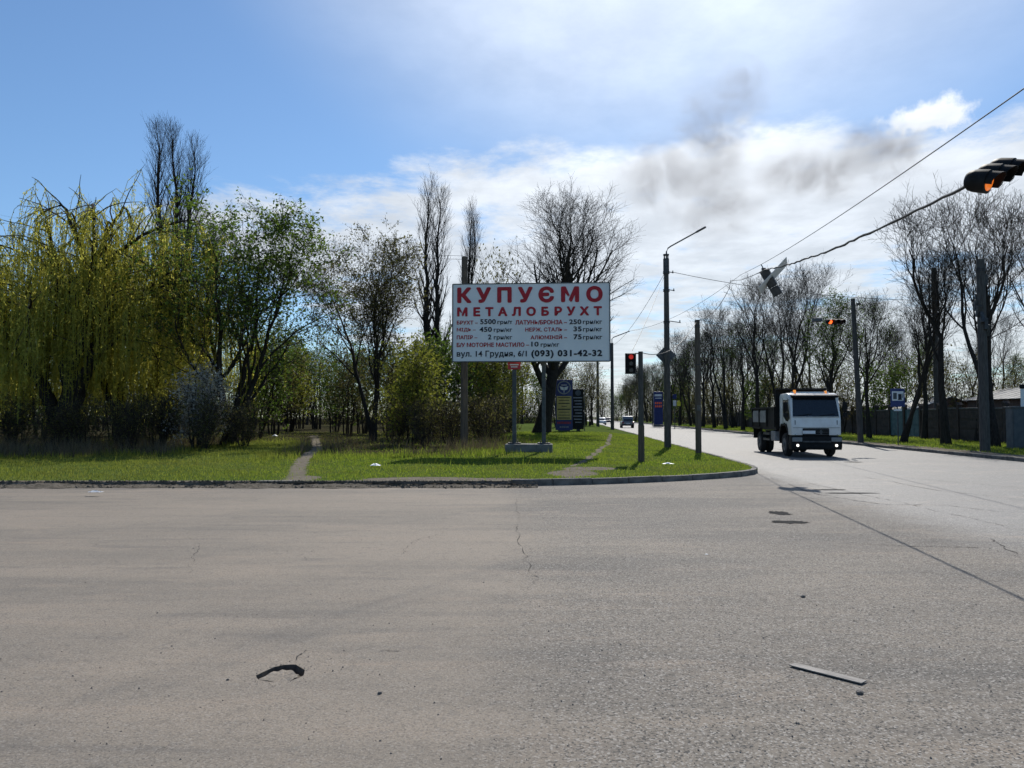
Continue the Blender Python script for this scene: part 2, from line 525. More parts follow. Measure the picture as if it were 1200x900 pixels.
M['carwhite'] = mat('car_white', (0.72, 0.73, 0.74), 0.3, var=0.05)
M['carsilver'] = mat('car_silver', (0.22, 0.22, 0.225), 0.35, var=0.1, metal=0.4)
M['cardark'] = mat('car_dark', (0.05, 0.052, 0.06), 0.3, var=0.1)
M['digit_lit'] = mat('lit_digits', (0.5, 0.10, 0.03), 0.4, emit=((1.0, 0.16, 0.03), 0.08))
M['taillamp'] = mat('tail_lamp', (0.35, 0.02, 0.02), 0.3, var=0.1)

# ------------------------------------------------------------------ ground, road, kerbs
K = [(-95, 18.05), (-60, 18.05), (-25, 18.05), (-14, 18.1), (-8, 18.12), (-4, 18.18), (0, 18.3), (1.2, 18.5), (2.3, 18.82), (3.4, 19.28), (4.5, 19.85),
     (5.5, 20.5), (6.3, 21.15), (6.85, 21.8), (7.2, 22.5), (7.42, 23.4), (7.6, 25.0), (7.9, 29.0), (8.28, 34), (10.6, 64.5), (12.3, 87), (36.0, 400)]
KX = np.array([k[0] for k in K]); KY = np.array([k[1] for k in K])


def edge_left(Y):           # x of the near corner's kerb line at depth Y
    return np.interp(Y, KY + np.arange(len(KY)) * 1e-6, KX)


def edge_right(Y):
    return 16.4 + 0.076 * np.asarray(Y, dtype=float)


def sst(v, a, b):
    t_ = np.clip((np.asarray(v, dtype=float) - a) / (b - a), 0, 1)
    return t_ * t_ * (3 - 2 * t_)


def wav(x, y):
    return (np.sin(x * 0.9 + 1.3 * np.sin(y * 0.5)) + np.sin(y * 1.1 + 1.7 * np.sin(x * 0.37)) + 0.6 * np.sin(x * 2.3 + y * 1.9)) / 2.6


def gz(x, y):               # height of the left verge
    x = np.asarray(x, dtype=float); y = np.asarray(y, dtype=float)
    d_ = np.minimum(edge_left(y) - x, 30)
    s_ = sst(d_, 0.0, 4.0) * sst(y, 18.2, 24)
    return 0.118 + s_ * (0.02 + 0.0065 * np.clip(y - 18, 0, 70) + 0.045 * wav(x, y))


def gzr(x, y):
    x = np.asarray(x, dtype=float); y = np.asarray(y, dtype=float)
    d_ = x - edge_right(y)
    return 0.118 + sst(d_, 0.3, 4) * (0.06 + 0.03 * wav(x, y))


g = MB().face([(-2500, -800, -0.35), (2500, -800, -0.35), (2500, 3500, -0.35), (-2500, 3500, -0.35)]).build('ground', M['field'])
tag(g, kind='structure')

HOLE = on_ground(331, 789)
HR = 0.145
rng0 = random.Random(4)
bm = bmesh.new()
outer = [bm.verts.new(p) for p in ((-95, -40, 0), (75, -40, 0), (75, 430, 0), (-95, 430, 0))]
hole_pts = []
for k in range(28):
    a = k * 2 * math.pi / 28
    r_ = HR * (1 + rng0.uniform(-0.15, 0.13))
    hole_pts.append((HOLE.x + r_ * math.cos(a), HOLE.y + r_ * 1.12 * math.sin(a)))
inner = [bm.verts.new((x, y, 0)) for x, y in hole_pts]
es = [bm.edges.new((outer[i], outer[(i + 1) % 4])) for i in range(4)] + [bm.edges.new((inner[i], inner[(i + 1) % 28])) for i in range(28)]
bmesh.ops.triangle_fill(bm, use_beauty=True, use_dissolve=False, edges=es)
for f in list(bm.faces):     # keep the hole open
    c = f.calc_center_median()
    if all(abs(v.co.x - HOLE.x) < 0.3 and abs(v.co.y - HOLE.y) < 0.3 for v in f.verts):
        bm.faces.remove(f)
for f in bm.faces:
    if f.normal.z < 0:
        f.normal_flip()
me = bpy.data.meshes.new('road')
bm.to_mesh(me); bm.free()
road = link('road', me, None, M['asphalt'])
tag(road, kind='structure')
# sunken valve cover inside the hole
m_ = MB()
top = [m_.b.verts.new((x, y, 0)) for x, y in hole_pts]
low = [m_.b.verts.new((HOLE.x + (x - HOLE.x) * 0.94, HOLE.y + (y - HOLE.y) * 0.94, -0.075)) for x, y in hole_pts]
for k in range(28):
    m_.b.faces.new((top[k], top[(k + 1) % 28], low[(k + 1) % 28], low[k]))
m_.build('pothole_wall', M['crack'], road)
m_ = MB()
ctr = m_.b.verts.new((HOLE.x + 0.01, HOLE.y - 0.03, -0.012))
ring1 = [m_.b.verts.new((HOLE.x + (x - HOLE.x) * 0.80, HOLE.y - 0.035 + (y - HOLE.y) * 0.78 - 0.012, -0.008 + rng0.uniform(-.006, .006))) for x, y in hole_pts]
ring2 = [m_.b.verts.new((HOLE.x + (x - HOLE.x) * 0.95, HOLE.y + (y - HOLE.y) * 0.95, -0.04 - 0.04 * max(0, (y - HOLE.y) / HR) + 0.03 * max(0, -(y - HOLE.y) / HR))) for x, y in hole_pts]
for k in range(28):
    m_.b.faces.new((ctr, ring1[k], ring1[(k + 1) % 28]))
    m_.b.faces.new((ring1[k], ring2[k], ring2[(k + 1) % 28], ring1[(k + 1) % 28]))
m_.build('pothole_floor', M['asphalt'], road)


def crack(pts, w0, seed, name='crack', m='crack', sub=16, jit=0.035, z=0.004):
    """an uneven strip along ground pixels"""
    rr = random.Random(seed)
    P = [on_ground(*p) for p in pts]
    dense = []
    for a, b in zip(P, P[1:]):
        for i in range(sub):
            dense.append(a.lerp(b, i / sub))
    dense.append(P[-1])
    m__ = MB()
    prev = None
    off = 0
    for i, p in enumerate(dense):
        q = dense[min(i + 1, len(dense) - 1)] - dense[max(i - 1, 0)]
        nrm = Vector((-q.y, q.x, 0)).normalized()
        off = off * 0.7 + rr.uniform(-jit, jit)
        wd = w0 * (0.05 if rr.random() < 0.14 else rr.uniform(0.15, 1.15)) * (0.4 + 0.6 * math.sin(math.pi * (i + 0.5) / len(dense)))
        c_ = p + nrm * off
        pair = [m__.b.verts.new((c_.x + nrm.x * wd, c_.y + nrm.y * wd, z)), m__.b.verts.new((c_.x - nrm.x * wd, c_.y - nrm.y * wd, z))]
        if prev:
            m__.b.faces.new((prev[0], pair[0], pair[1], prev[1]))
        prev = pair
    bmesh.ops.recalc_face_normals(m__.b, faces=m__.b.faces[:])
    return m__.build(name, M[m], road)


crack([(905, 560), (960, 580), (1040, 592), (1110, 592), (1190, 602)], 0.018, 1)
crack([(895, 553), (985, 575), (1060, 590), (1140, 608), (1200, 622)], 0.010, 2)
crack([(985, 636), (1060, 640), (1160, 642), (1200, 655)], 0.012, 4)
crack([(1160, 632), (1200, 652)], 0.012, 5)
crack([(1060, 560), (1130, 566), (1200, 572)], 0.016, 6)
crack([(1000, 556), (1100, 575), (1200, 586)], 0.012, 7)
crack([(345, 777), (349, 768), (358, 762)], 0.007, 8, sub=5, jit=0.012)
crack([(604, 580), (608, 610), (616, 650), (624, 690)], 0.006, 9, jit=0.05)
crack([(470, 650), (490, 632), (525, 622)], 0.005, 10)
crack([(222, 672), (230, 650), (226, 628)], 0.004, 11)
crack([(640, 577), (700, 582), (790, 585)], 0.012, 12)
crack([(445, 763), (470, 761)], 0.006, 13, sub=5)


def blob(cx, cy, rx, ry, seed, name, m, z=0.005, n=22, rough=0.25):
    """irregular patch at ground pixel cx, cy with radii in metres"""
    rr = random.Random(seed)
    c_ = on_ground(cx, cy)
    m__ = MB()
    m__.face([(c_.x + rx * math.cos(k * 6.28318 / n) * (1 + rr.uniform(-rough, rough)), c_.y + ry * math.sin(k * 6.28318 / n) * (1 + rr.uniform(-rough, rough)), z) for k in range(n)])
    return m__.build(name, M[m], road)


blob(914, 601.5, 0.16, 0.28, 1, 'tar_and_shadow_patch', 'tar_and_shadow')
blob(924, 612, 0.28, 0.16, 2, 'tar_and_shadow_patch', 'tar_and_shadow')  # shadow streak beside the patch above, painted as a flat dark blob
blob(1000, 578, 0.55, 0.10, 3, 'tar_and_shadow_patch', 'tar_and_shadow')
blob(972, 574, 0.35, 0.10, 5, 'tar_and_shadow_patch', 'tar_and_shadow')
blob(1000, 541.5, 0.3, 0.2, 6, 'tar_and_shadow_patch', 'tar_and_shadow')

# verge on the left, a grid that follows the kerb
rowsY = np.unique(np.concatenate([np.linspace(18.06, 23.4, 40), np.linspace(23.4, 45, 70), np.linspace(45, 120, 60), np.linspace(120, 420, 30)]))
s_cols = np.concatenate([np.linspace(0, 0.55, 18)[:-1], np.linspace(0.55, 1.0, 120)])
# column spacing is uniform in metres near the road edge
gx_, gy_ = [], []
for Y in rowsY:
    xm = float(edge_left(Y)) - 0.02
    xs = xm - np.concatenate([np.linspace(130, 34, 16)[:-1], np.linspace(34, 0, 137)])
    gx_.append(xs); gy_.append(np.full_like(xs, Y))
GX, GY = np.array(gx_), np.array(gy_)
GZ = gz(GX, GY)


def path_mask(x, y):
    """bare trodden soil: two paths, a gravelly heap by the kerb and the crumbled gutter strip"""
    m__ = np.zeros_like(x)
    p1 = [on_ground(347, 562, .13), on_ground(350, 545, .2), on_ground(358, 533, .3), on_ground(372, 522, .35), on_ground(368, 510, .4)]
    p2 = [on_ground(668, 562, .13), on_ground(671, 548, .18), on_ground(690, 535, .25), on_ground(712, 520, .3), on_ground(716, 508, .35)]
    for P, wd in ((p1, 0.17), (p2, 0.09)):
        best = np.full_like(x, 99.0)
        for a, b in zip(P, P[1:]):
            ab = np.array([b.x - a.x, b.y - a.y])
            t_ = np.clip(((x - a.x) * ab[0] + (y - a.y) * ab[1]) / (ab @ ab), 0, 1)
            best = np.minimum(best, np.hypot(x - a.x - t_ * ab[0], y - a.y - t_ * ab[1]))
        m__ = np.maximum(m__, 1 - sst(best, wd * 0.6, wd * 2.0))
    for (cx, cy, rx, ry) in ((-2.1, 18.75, 1.6, 0.75), (1.6, 20.6, 0.7, 1.1), (-0.6, 18.7, 1.2, 0.5), (2.2, 22.0, 0.8, 0.6), (-5.15, 19.0, .42, .8)):
        m__ = np.maximum(m__, 1 - sst(np.hypot((x - cx) / rx, (y - cy) / ry), 0.6, 1.3))
    strip = (1 - sst(y, 18.25, 18.75)) * (1 - sst(x, -1, 1.0))
    return np.maximum(m__, strip * 0.72)


def litter_mask(x, y):
    base = sst(y + 1.2 * wav(x * 0.7, y), 25.5, 29.5) * (1 - sst(x, -3.5, 1.5))
    open_ = 1 - sst(np.hypot((x + 11.0 + 0.13 * (y - 30)) / 2.6, (y - 33) / 9), 0.5, 1.1)
    return np.clip(base - open_, 0, 1)


DIRT = path_mask(GX, GY)
LIT = litter_mask(GX, GY)
nr, nc = GX.shape
V = np.stack([GX, GY, GZ], -1).reshape(-1, 3)
idx = np.arange(nr * nc).reshape(nr, nc)
F = np.stack([idx[:-1, :-1], idx[:-1, 1:], idx[1:, 1:], idx[1:, :-1]], -1).reshape(-1, 4)
me = np_mesh('verge', V, F, True)
for nm, arr in (('dirt', DIRT), ('litter', LIT)):
    at_ = me.attributes.new(nm, 'FLOAT', 'POINT')
    at_.data.foreach_set('value', arr.ravel().astype(np.float32))
verge = link('grass_verge', me, None, M['soil'])
tag(verge, kind='structure')

ys = np.concatenate([np.linspace(-38, 20, 20)[:-1], np.linspace(20, 90, 90), np.linspace(90, 420, 40)[1:]])
ds = np.concatenate([np.linspace(0.02, 12, 40), np.linspace(14, 140, 16)])
GY2 = np.repeat(ys[:, None], len(ds), 1)
GX2 = edge_right(GY2) + ds[None, :]
V = np.stack([GX2, GY2, gzr(GX2, GY2)], -1).reshape(-1, 3)
nr, nc = GX2.shape
idx = np.arange(nr * nc).reshape(nr, nc)
F = np.stack([idx[:-1, :-1], idx[:-1, 1:], idx[1:, 1:], idx[1:, :-1]], -1).reshape(-1, 4)
me = np_mesh('far_verge', V, F, True)
dd = (GX2 - edge_right(GY2))
near_dirt = 1 - sst(dd + 0.35 * wav(GX2 * 2, GY2 * 1.3), 0.9, 1.9)
at_ = me.attributes.new('dirt', 'FLOAT', 'POINT'); at_.data.foreach_set('value', near_dirt.ravel().astype(np.float32))
at_ = me.attributes.new('litter', 'FLOAT', 'POINT'); at_.data.foreach_set('value', (sst(dd, 5.5, 8.5)).ravel().astype(np.float32))
verge_r = link('roadside_verge', me, None, M['soil'])
tag(verge_r, kind='structure')


def kerb_run(pts, name, stone_len, up, wid, seed, ragged=None, side=1):
    root = empty(name)
    tag(root, kind='structure')
    rr = random.Random(seed)
    # resample by length
    P = [Vector((*p, 0)) for p in pts]
    L = [0]
    for a, b in zip(P, P[1:]):
        L.append(L[-1] + (b - a).length)

    def pos(s_):
        for i in range(len(P) - 1):
            if s_ <= L[i + 1] or i == len(P) - 2:
                return P[i].lerp(P[i + 1], (s_ - L[i]) / (L[i + 1] - L[i]))
    n = int(L[-1] / stone_len)
    base = MB().box((0, 0, 0), (stone_len - 0.012, wid, 0.34), None, 0.02)
    me_ = None
    for k in range(n):
        a, b = pos(k * stone_len), pos((k + 1) * stone_len)
        c_ = (a + b) / 2
        dr = (b - a).normalized()
        ang = math.atan2(dr.y, dr.x)
        if me_ is None:
            o = base.build('kerb_stone', M['kerb'], root)
            me_ = o.data
        else:
            o = bpy.data.objects.new('kerb_stone', me_)
            COL.objects.link(o); o.parent = root
        sink = ragged(c_.x, c_.y) if ragged else 0
        o.location = (c_.x - math.sin(ang) * wid * 0.5 * side, c_.y + math.cos(ang) * wid * 0.5 * side, up - 0.17 - sink + rr.uniform(-0.012, 0.008))
        o.rotation_euler = (rr.uniform(-.03, .03) + (0.12 * (rr.random() - .3) if sink else 0), rr.uniform(-.008, .008), ang + rr.uniform(-.012, .012))
    return root


def rag(x, y):
    return 0.075 if -4.4 < x < 0.0 else (0.02 + 0.03 * abs(math.sin(x * 1.7)) if x <= -4.4 else 0.0)


kerb_run([k for k in K if k[0] >= -25][:-3] + [(8.9, 42)], 'corner_kerb', 1.0, 0.15, 0.15, 3, rag)
kerb_run([(8.9, 42), (10.6, 64.5), (12.3, 87), (16.3, 140)], 'roadside_kerb', 3.0, 0.15, 0.15, 4)
kerb_run([(float(edge_right(Y)), Y) for Y in (8, 30, 60, 90)], 'opposite_kerb', 1.5, 0.14, 0.16, 5, side=-1)
kerb_run([(float(edge_right(Y)), Y) for Y in (90, 200, 300)], 'opposite_kerb', 6.0, 0.14, 0.16, 6, side=-1)

# crumbled soil and grit washed over the gutter
rg = np.random.default_rng(5)
n = 5200
gxp = np.where(rg.random(n) < 0.75, rg.uniform(-16, 0.6, n), rg.uniform(-5.5, 0.4, n))
gyp = 18.02 - np.abs(rg.normal(0, 0.11, n)) + rg.uniform(-0.02, 0.22, n)
sz = rg.uniform(0.012, 0.05, n)
T = np.array([[1, 0, 0], [-.5, .87, 0], [-.5, -.87, 0], [0, 0, 1.0]])
V = (T[None] * sz[:, None, None] * rg.uniform(0.6, 1.4, (n, 4, 1)) + np.stack([gxp, gyp, np.where(gyp > 18.07, 0.1, 0.0)], -1)[:, None]).reshape(-1, 3)
f0 = np.array([[0, 1, 3], [1, 2, 3], [2, 0, 3]])
F = (f0[None] + (np.arange(n) * 4)[:, None, None]).reshape(-1, 3)
o = link('gutter_grit', np_mesh('gutter_grit', V, F), None, M['kerbdirt'])
tag(o, 'loose soil and grit crumbled along the left kerb', 'grit', kind='stuff')
# low uneven bank of soil lying against the kerb
xs = np.linspace(-25, 0.6, 220)
prof = [(-0.42, 0.004), (-0.26, 0.03), (-0.12, 0.075), (0.0, 0.10), (0.10, 0.11)]
V = []
for x in xs:
    k_ = (0.55 + 0.45 * math.sin(x * 1.9) * math.sin(x * 0.83 + 1)) * (1.0 if x < -0.4 else max(0.05, (0.6 - x)))
    for (yy, zz) in prof:
        V.append((x, 18.1 + yy * (0.6 + 0.5 * k_) + 0.02 * math.sin(x * 7 + yy * 9), 0.003 + zz * (0.35 + 0.65 * k_) + (0.008 * math.sin(x * 11 + yy * 23))))
V = np.array(V); ncol = len(prof)
idx = np.arange(len(V)).reshape(-1, ncol)
F = np.stack([idx[:-1, :-1], idx[1:, :-1], idx[1:, 1:], idx[:-1, 1:]], -1).reshape(-1, 4)
o = link('gutter_soil', np_mesh('gutter_soil', V, F, True), None, M['kerbdirt'])
tag(o, 'bank of dark soil lying against the crumbled kerb', 'soil', kind='stuff')

# ------------------------------------------------------------------ grass and weeds
def blades(n, xr, yr, hr, wr, seed, keep, zfun, lean=0.45, segs=1):
    rg = np.random.default_rng(seed)
    x = rg.uniform(*xr, n)
    # nearer ground gets more blades
    u = rg.random(n)
    y = yr[0] * (yr[1] / yr[0]) ** u
    k = keep(x, y, rg)
    x, y = x[k], y[k]
    z = zfun(x, y) - 0.01
    n = len(x)
    h = rg.uniform(*hr, n) * (0.7 + 0.5 * np.abs(wav(x * 1.3, y * 1.3)))
    wd = rg.uniform(*wr, n) * (0.6 + y / 40)
    a = rg.uniform(0, math.pi, n)
    l = rg.uniform(0, lean, n); la = rg.uniform(0, 2 * math.pi, n)
    base = np.stack([x, y, z], -1)
    off = np.stack([np.cos(a) * wd, np.sin(a) * wd, np.zeros(n)], -1)
    tip = base + np.stack([np.cos(la) * l * h, np.sin(la) * l * h, h], -1)
    V = np.stack([base - off, base + off, tip], 1).reshape(-1, 3)
    F = np.arange(3 * n).reshape(-1, 3)
    return V, F


def keep_lawn(x, y, rg):
    inside = (x < edge_left(y) - 0.12) & (y > 18.3)
    p = (1 - 0.93 * sst(path_mask(x, y), 0.25, 0.6)) * (1 - 0.8 * litter_mask(x, y))
    return inside & (rg.random(len(x)) < p)


V, F = blades(260000, (-24, 13), (18.25, 62), (0.03, 0.095), (0.006, 0.013), 11, keep_lawn, gz)
o = link('lawn_grass', np_mesh('lawn_grass', V, F), None, M['grass'])
tag(o, 'short bright green grass covering the verge', 'grass', kind='stuff')


def keep_edge(x, y, rg):
    l = litter_mask(x, y)
    band = np.exp(-((l - 0.5) / 0.3) ** 2)
    return (x < edge_left(y) - 0.2) & (rg.random(len(x)) < band * 0.9) & (path_mask(x, y) < 0.3)


V, F = blades(60000, (-27, 3), (23, 44), (0.10, 0.32), (0.006, 0.012), 12, keep_edge, gz, 0.5)
o = link('tall_grass', np_mesh('tall_grass', V, F), None, M['grass'])
tag(o, 'taller rough grass along the edge of the thicket', 'grass', kind='stuff')


def keep_straw(x, y, rg):
    l = litter_mask(x, y)
    clump = sst(wav(x * 0.8 + 2, y * 0.6), -0.15, 0.5)
    near_sign = np.exp(-(((x + 1.3) / 1.3) ** 2 + ((y - 33) / 2.2) ** 2))
    return (rg.random(len(x)) < np.clip(sst(l, 0.4, 0.9) * (0.25 + clump) * 0.7 * (1 - sst(y, 33, 46)) * (1 - 0.75 * sst(x, -9.5, -7.5)) + near_sign, 0, 1)) & (path_mask(x, y) < 0.3)


V, F = blades(60000, (-27, 2), (25, 48), (0.25, 0.85), (0.005, 0.009), 13, keep_straw, gz, 0.6)
o = link('dry_weeds', np_mesh('dry_weeds', V, F), None, M['straw'])
tag(o, 'dry brown weed stalks at the foot of the thicket', 'weeds', kind='stuff')


def keep_r(x, y, rg):
    d_ = x - edge_right(y)
    return (d_ > 1.1) & (d_ < 9) & (rg.random(len(x)) < 1 - 0.6 * sst(d_, 5, 8.5))


V, F = blades(90000, (17, 42), (26, 130), (0.06, 0.16), (0.006, 0.012), 14, keep_r, gzr)
o = link('roadside_grass', np_mesh('roadside_grass', V, F), None, M['grass'])
tag(o, 'grass strip between the right kerb and the fence', 'grass', kind='stuff')

# grit and small stones strewn over the asphalt
rg = np.random.default_rng(77)
n = 9000
u = rg.random(n)
gyp = 2.6 * (17.6 / 2.6) ** u
gxp = rg.uniform(-0.75, 0.75, n) * (gyp + 1.5)
k_ = (rg.random(n) < 0.35 + 0.65 * sst(gxp, -1, 2)) & (np.hypot(gxp - HOLE.x, gyp - HOLE.y) > 0.2) & (gxp < 6.2)
gxp, gyp = gxp[k_], gyp[k_]; n = len(gxp)
sz = 0.0022 + 0.006 * rg.random(n) ** 4
V = (T[None] * sz[:, None, None] * rg.uniform(0.6, 1.4, (n, 4, 1)) + np.stack([gxp, gyp, np.full(n, 0.0005)], -1)[:, None]).reshape(-1, 3)
F = (f0[None] + (np.arange(n) * 4)[:, None, None]).reshape(-1, 3)
o = link('road_grit', np_mesh('road_grit', V, F), None, M['stone'])
tag(o, 'tiny stones and grit strewn over the asphalt', 'grit', kind='stuff')
# crumbled bits round the sunken cover
n = 70
a = rg.uniform(0, 6.28, n); r_ = HR * (0.75 + np.abs(rg.normal(0, 0.45, n)))
sz = rg.uniform(0.002, 0.006, n)
px__, py__ = HOLE.x + r_ * np.cos(a), HOLE.y + r_ * 1.1 * np.sin(a) - 0.02
V = (T[None] * sz[:, None, None] * rg.uniform(0.6, 1.4, (n, 4, 1)) + np.stack([px__, py__, np.where(r_ < HR, -0.02, 0.0005)], -1)[:, None]).reshape(-1, 3)
F = (f0[None] + (np.arange(n) * 4)[:, None, None]).reshape(-1, 3)
o = link('pothole_crumbs', np_mesh('pothole_crumbs', V, F), road, M['stone'])
o['kind'] = 'stuff'

# ------------------------------------------------------------------ trees
def unit(v):
    return v / np.maximum(np.linalg.norm(v, axis=-1, keepdims=True), 1e-9)


def grow(rg, P, Rd, n_child, t0, t1, ang, length, npts, curl, trop, rr, tip=0.25, rmin=0.006):
    """children of polylines P (N,n,3) with radii Rd (N,n); length(t) gives metres"""
    N, n, _ = P.shape
    t_ = (np.arange(n_child)[None] + rg.random((N, n_child))) / n_child
    t_ = t0 + (t1 - t0) * t_
    pi_ = np.repeat(np.arange(N), n_child)
    t_ = t_.ravel()
    f = t_ * (n - 1)
    i0 = np.minimum(f.astype(int), n - 2)
    fr = (f - i0)[:, None]
    base = P[pi_, i0] * (1 - fr) + P[pi_, i0 + 1] * fr
    tan = unit(P[pi_, i0 + 1] - P[pi_, i0])
    r0 = (Rd[pi_, i0] * (1 - fr[:, 0]) + Rd[pi_, i0 + 1] * fr[:, 0]) * rr
    r0 = np.maximum(r0, rmin)
    Mn = len(t_)
    ref = np.where(np.abs(tan[:, 2:3]) < 0.9, np.array([[0, 0, 1.0]]), np.array([[1.0, 0, 0]]))
    u = unit(np.cross(tan, ref)); v = np.cross(tan, u)
    az = (np.arange(Mn) * 2.39996 + rg.uniform(-0.5, 0.5, Mn))[:, None]
    a = rg.uniform(*ang, Mn)[:, None]
    dr = np.cos(a) * tan + np.sin(a) * (np.cos(az) * u + np.sin(az) * v)
    L = length(t_) * rg.uniform(0.72, 1.22, Mn)
    out = np.zeros((Mn, npts, 3)); out[:, 0] = base
    st = (L / (npts - 1))[:, None]
    for k in range(1, npts):
        dr = unit(dr + rg.normal(0, curl, (Mn, 3)) + np.array([[0, 0, trop]]))
        out[:, k] = out[:, k - 1] + dr * st
    R2 = r0[:, None] * np.linspace(1, tip, npts)[None]
    return out, np.maximum(R2, rmin * 0.6)


def tubes(P, Rd, k):
    """k-sided tubes round polylines, vectorised"""
    N, n, _ = P.shape
    tan = np.empty_like(P)
    tan[:, 1:-1] = P[:, 2:] - P[:, :-2]
    tan[:, 0] = P[:, 1] - P[:, 0]; tan[:, -1] = P[:, -1] - P[:, -2]
    tan = unit(tan)
    ref = np.where(np.abs(tan[:, :1, 2:3]) < 0.9, np.array([[[0, 0, 1.0]]]), np.array([[[1.0, 0, 0]]]))
    u = unit(np.cross(tan, np.broadcast_to(ref, tan.shape))); v = np.cross(tan, u)
    a = np.arange(k) * 2 * math.pi / k
    V = P[:, :, None] + Rd[:, :, None, None] * (np.cos(a)[None, None, :, None] * u[:, :, None] + np.sin(a)[None, None, :, None] * v[:, :, None])
    idx = np.arange(N * n * k).reshape(N, n, k)
    nx = np.roll(idx, -1, axis=2)
    F = np.stack([idx[:, :-1], nx[:, :-1], nx[:, 1:], idx[:, 1:]], -1).reshape(-1, 4)
    return V.reshape(-1, 3), F


def leaves(rg, P, per, size, spread, aspect=0.55, t0=0.25, droop=0.0):
    """rhombic leaves round the points of polylines P"""
    N, n, _ = P.shape
    pi_ = np.repeat(np.arange(N), per)
    t_ = t0 + (1 - t0) * rg.random(len(pi_))
    f = t_ * (n - 1); i0 = np.minimum(f.astype(int), n - 2); fr = (f - i0)[:, None]
    c = P[pi_, i0] * (1 - fr) + P[pi_, i0 + 1] * fr + rg.normal(0, spread, (len(pi_), 3))
    ax = unit(rg.normal(0, 1, (len(pi_), 3)) + np.array([[0, 0, -droop]]))
    sd = unit(np.cross(ax, rg.normal(0, 1, (len(pi_), 3))))
    s_ = (size * rg.uniform(0.6, 1.35, len(pi_)))[:, None]
    V = np.stack([c - ax * s_, c + sd * s_ * aspect, c + ax * s_, c - sd * s_ * aspect], 1).reshape(-1, 3)
    F = np.arange(len(V)).reshape(-1, 4)
    return V, F


def merge(parts):
    Vs, Fs, o = [], [], 0
    mi = []
    for V, F, m__ in parts:
        Vs.append(V); Fs.append(F + o); o += len(V); mi.append(np.full(len(F), m__))
    return np.concatenate(Vs), np.concatenate(Fs), np.concatenate(mi)


def spine(rg, base, top, n, wob):
    p = np.linspace(0, 1, n)[:, None]
    base, top = np.array(base, float), np.array(top, float)
    q = base * (1 - p) + top * p
    w_ = np.cumsum(rg.normal(0, wob, (n, 3)), 0) * np.array([1, 1, 0.2])
    w_ -= w_[0]
    return q + w_ * (p ** 0.7)


TREE = {}


def finish(name, wood, crown, bark, twig, leafm):
    """meshes kept for copies: thing = Empty > trunk, crown"""
    Vw, Fw, _ = merge(wood)
    Vc, Fc, mi = merge(crown)
    tm = np_mesh(name + '_trunk', Vw, Fw, True)
    tm.materials.append(M[bark])
    cm = np_mesh(name + '_crown', Vc, Fc, False, mi)
    cm.materials.append(M[twig]); cm.materials.append(M[leafm])
    TREE[name] = (tm, cm)


def plant(kind, name, loc, rz, sc, label, cat='tree', group=None, sxy=1.0):
    t_ = empty(name, loc, rz, label, cat, group)
    t_.scale = (sc * sxy, sc * sxy, sc)
    tm, cm = TREE[kind]
    for nm, me_ in (('trunk', tm), ('crown', cm)):
        o = bpy.data.objects.new(nm, me_)
        COL.objects.link(o)
        o.parent = t_
    return t_


def broad_tree(name, seed, h, r0, fork=0.3, limbs=6, limb_ang=(0.45, 0.8), limb_len=0.6, counts=(7, 7, 5, 0), trop=0.10, curl=0.13,
               bark='bark', twig='twig', leafm='leaf', per=0, lsize=0.07, lspread=0.10, stems=1, twl=0.9, lean=(0, 0), thick=1.0):
    rg = np.random.default_rng(seed)
    S, SR = [], []
    for k in range(stems):
        a = rg.uniform(0, 6.28)
        off = 0.0 if stems == 1 else 0.25
        tx = lean[0] + (rg.normal(0, 0.04) * h if stems == 1 else math.cos(a + k * 6.28 / stems) * 0.22 * h)
        ty = lean[1] + (rg.normal(0, 0.04) * h if stems == 1 else math.sin(a + k * 6.28 / stems) * 0.22 * h)
        S.append(spine(rg, (off * math.cos(a) * k * .5, off * math.sin(a) * k * .5, -0.3), (tx, ty, h * (0.86 if stems > 1 else 0.8)), 14, 0.012 * h))
        SR.append(r0 / (stems ** 0.5) * (1 - 0.88 * np.linspace(0, 1, 14) ** 0.8) * (1 + 0.30 * np.exp(-np.linspace(0, 1, 14) * 16)))
    S, SR = np.array(S), np.array(SR)
    L1, R1 = grow(rg, S, SR, limbs, fork, 0.97, limb_ang, lambda t_: h * limb_len * (1.0 - 0.72 * (t_ - fork) / (1 - fork)), 9, curl, trop, 0.62)
    L2, R2 = grow(rg, L1, R1, counts[0], 0.22, 0.98, (0.4, 0.85), lambda t_: h * 0.22 * (1.15 - 0.6 * t_), 7, curl, trop * 0.9, 0.55)
    L3, R3 = grow(rg, L2, R2, counts[1], 0.2, 1.0, (0.4, 0.9), lambda t_: twl * (1.25 - 0.5 * t_), 5, curl, trop * 0.7, 0.55, rmin=0.009 * thick)
    L4, R4 = grow(rg, L3, R3, counts[2], 0.2, 1.0, (0.35, 0.9), lambda t_: twl * 0.5 * (1.1 - 0.3 * t_), 3, curl, trop * 0.5, 0.6, rmin=0.0065 * thick)
    wood = [(*tubes(S, SR, 9), 0), (*tubes(L1, R1, 6), 0)]
    crown = [(*tubes(L2, R2, 4), 0), (*tubes(L3, R3, 3), 0), (*tubes(L4, R4, 3), 0)]
    if per:
        crown.append((*leaves(rg, L4, per, lsize, lspread), 1))
    finish(name, wood, crown, bark, twig, leafm)


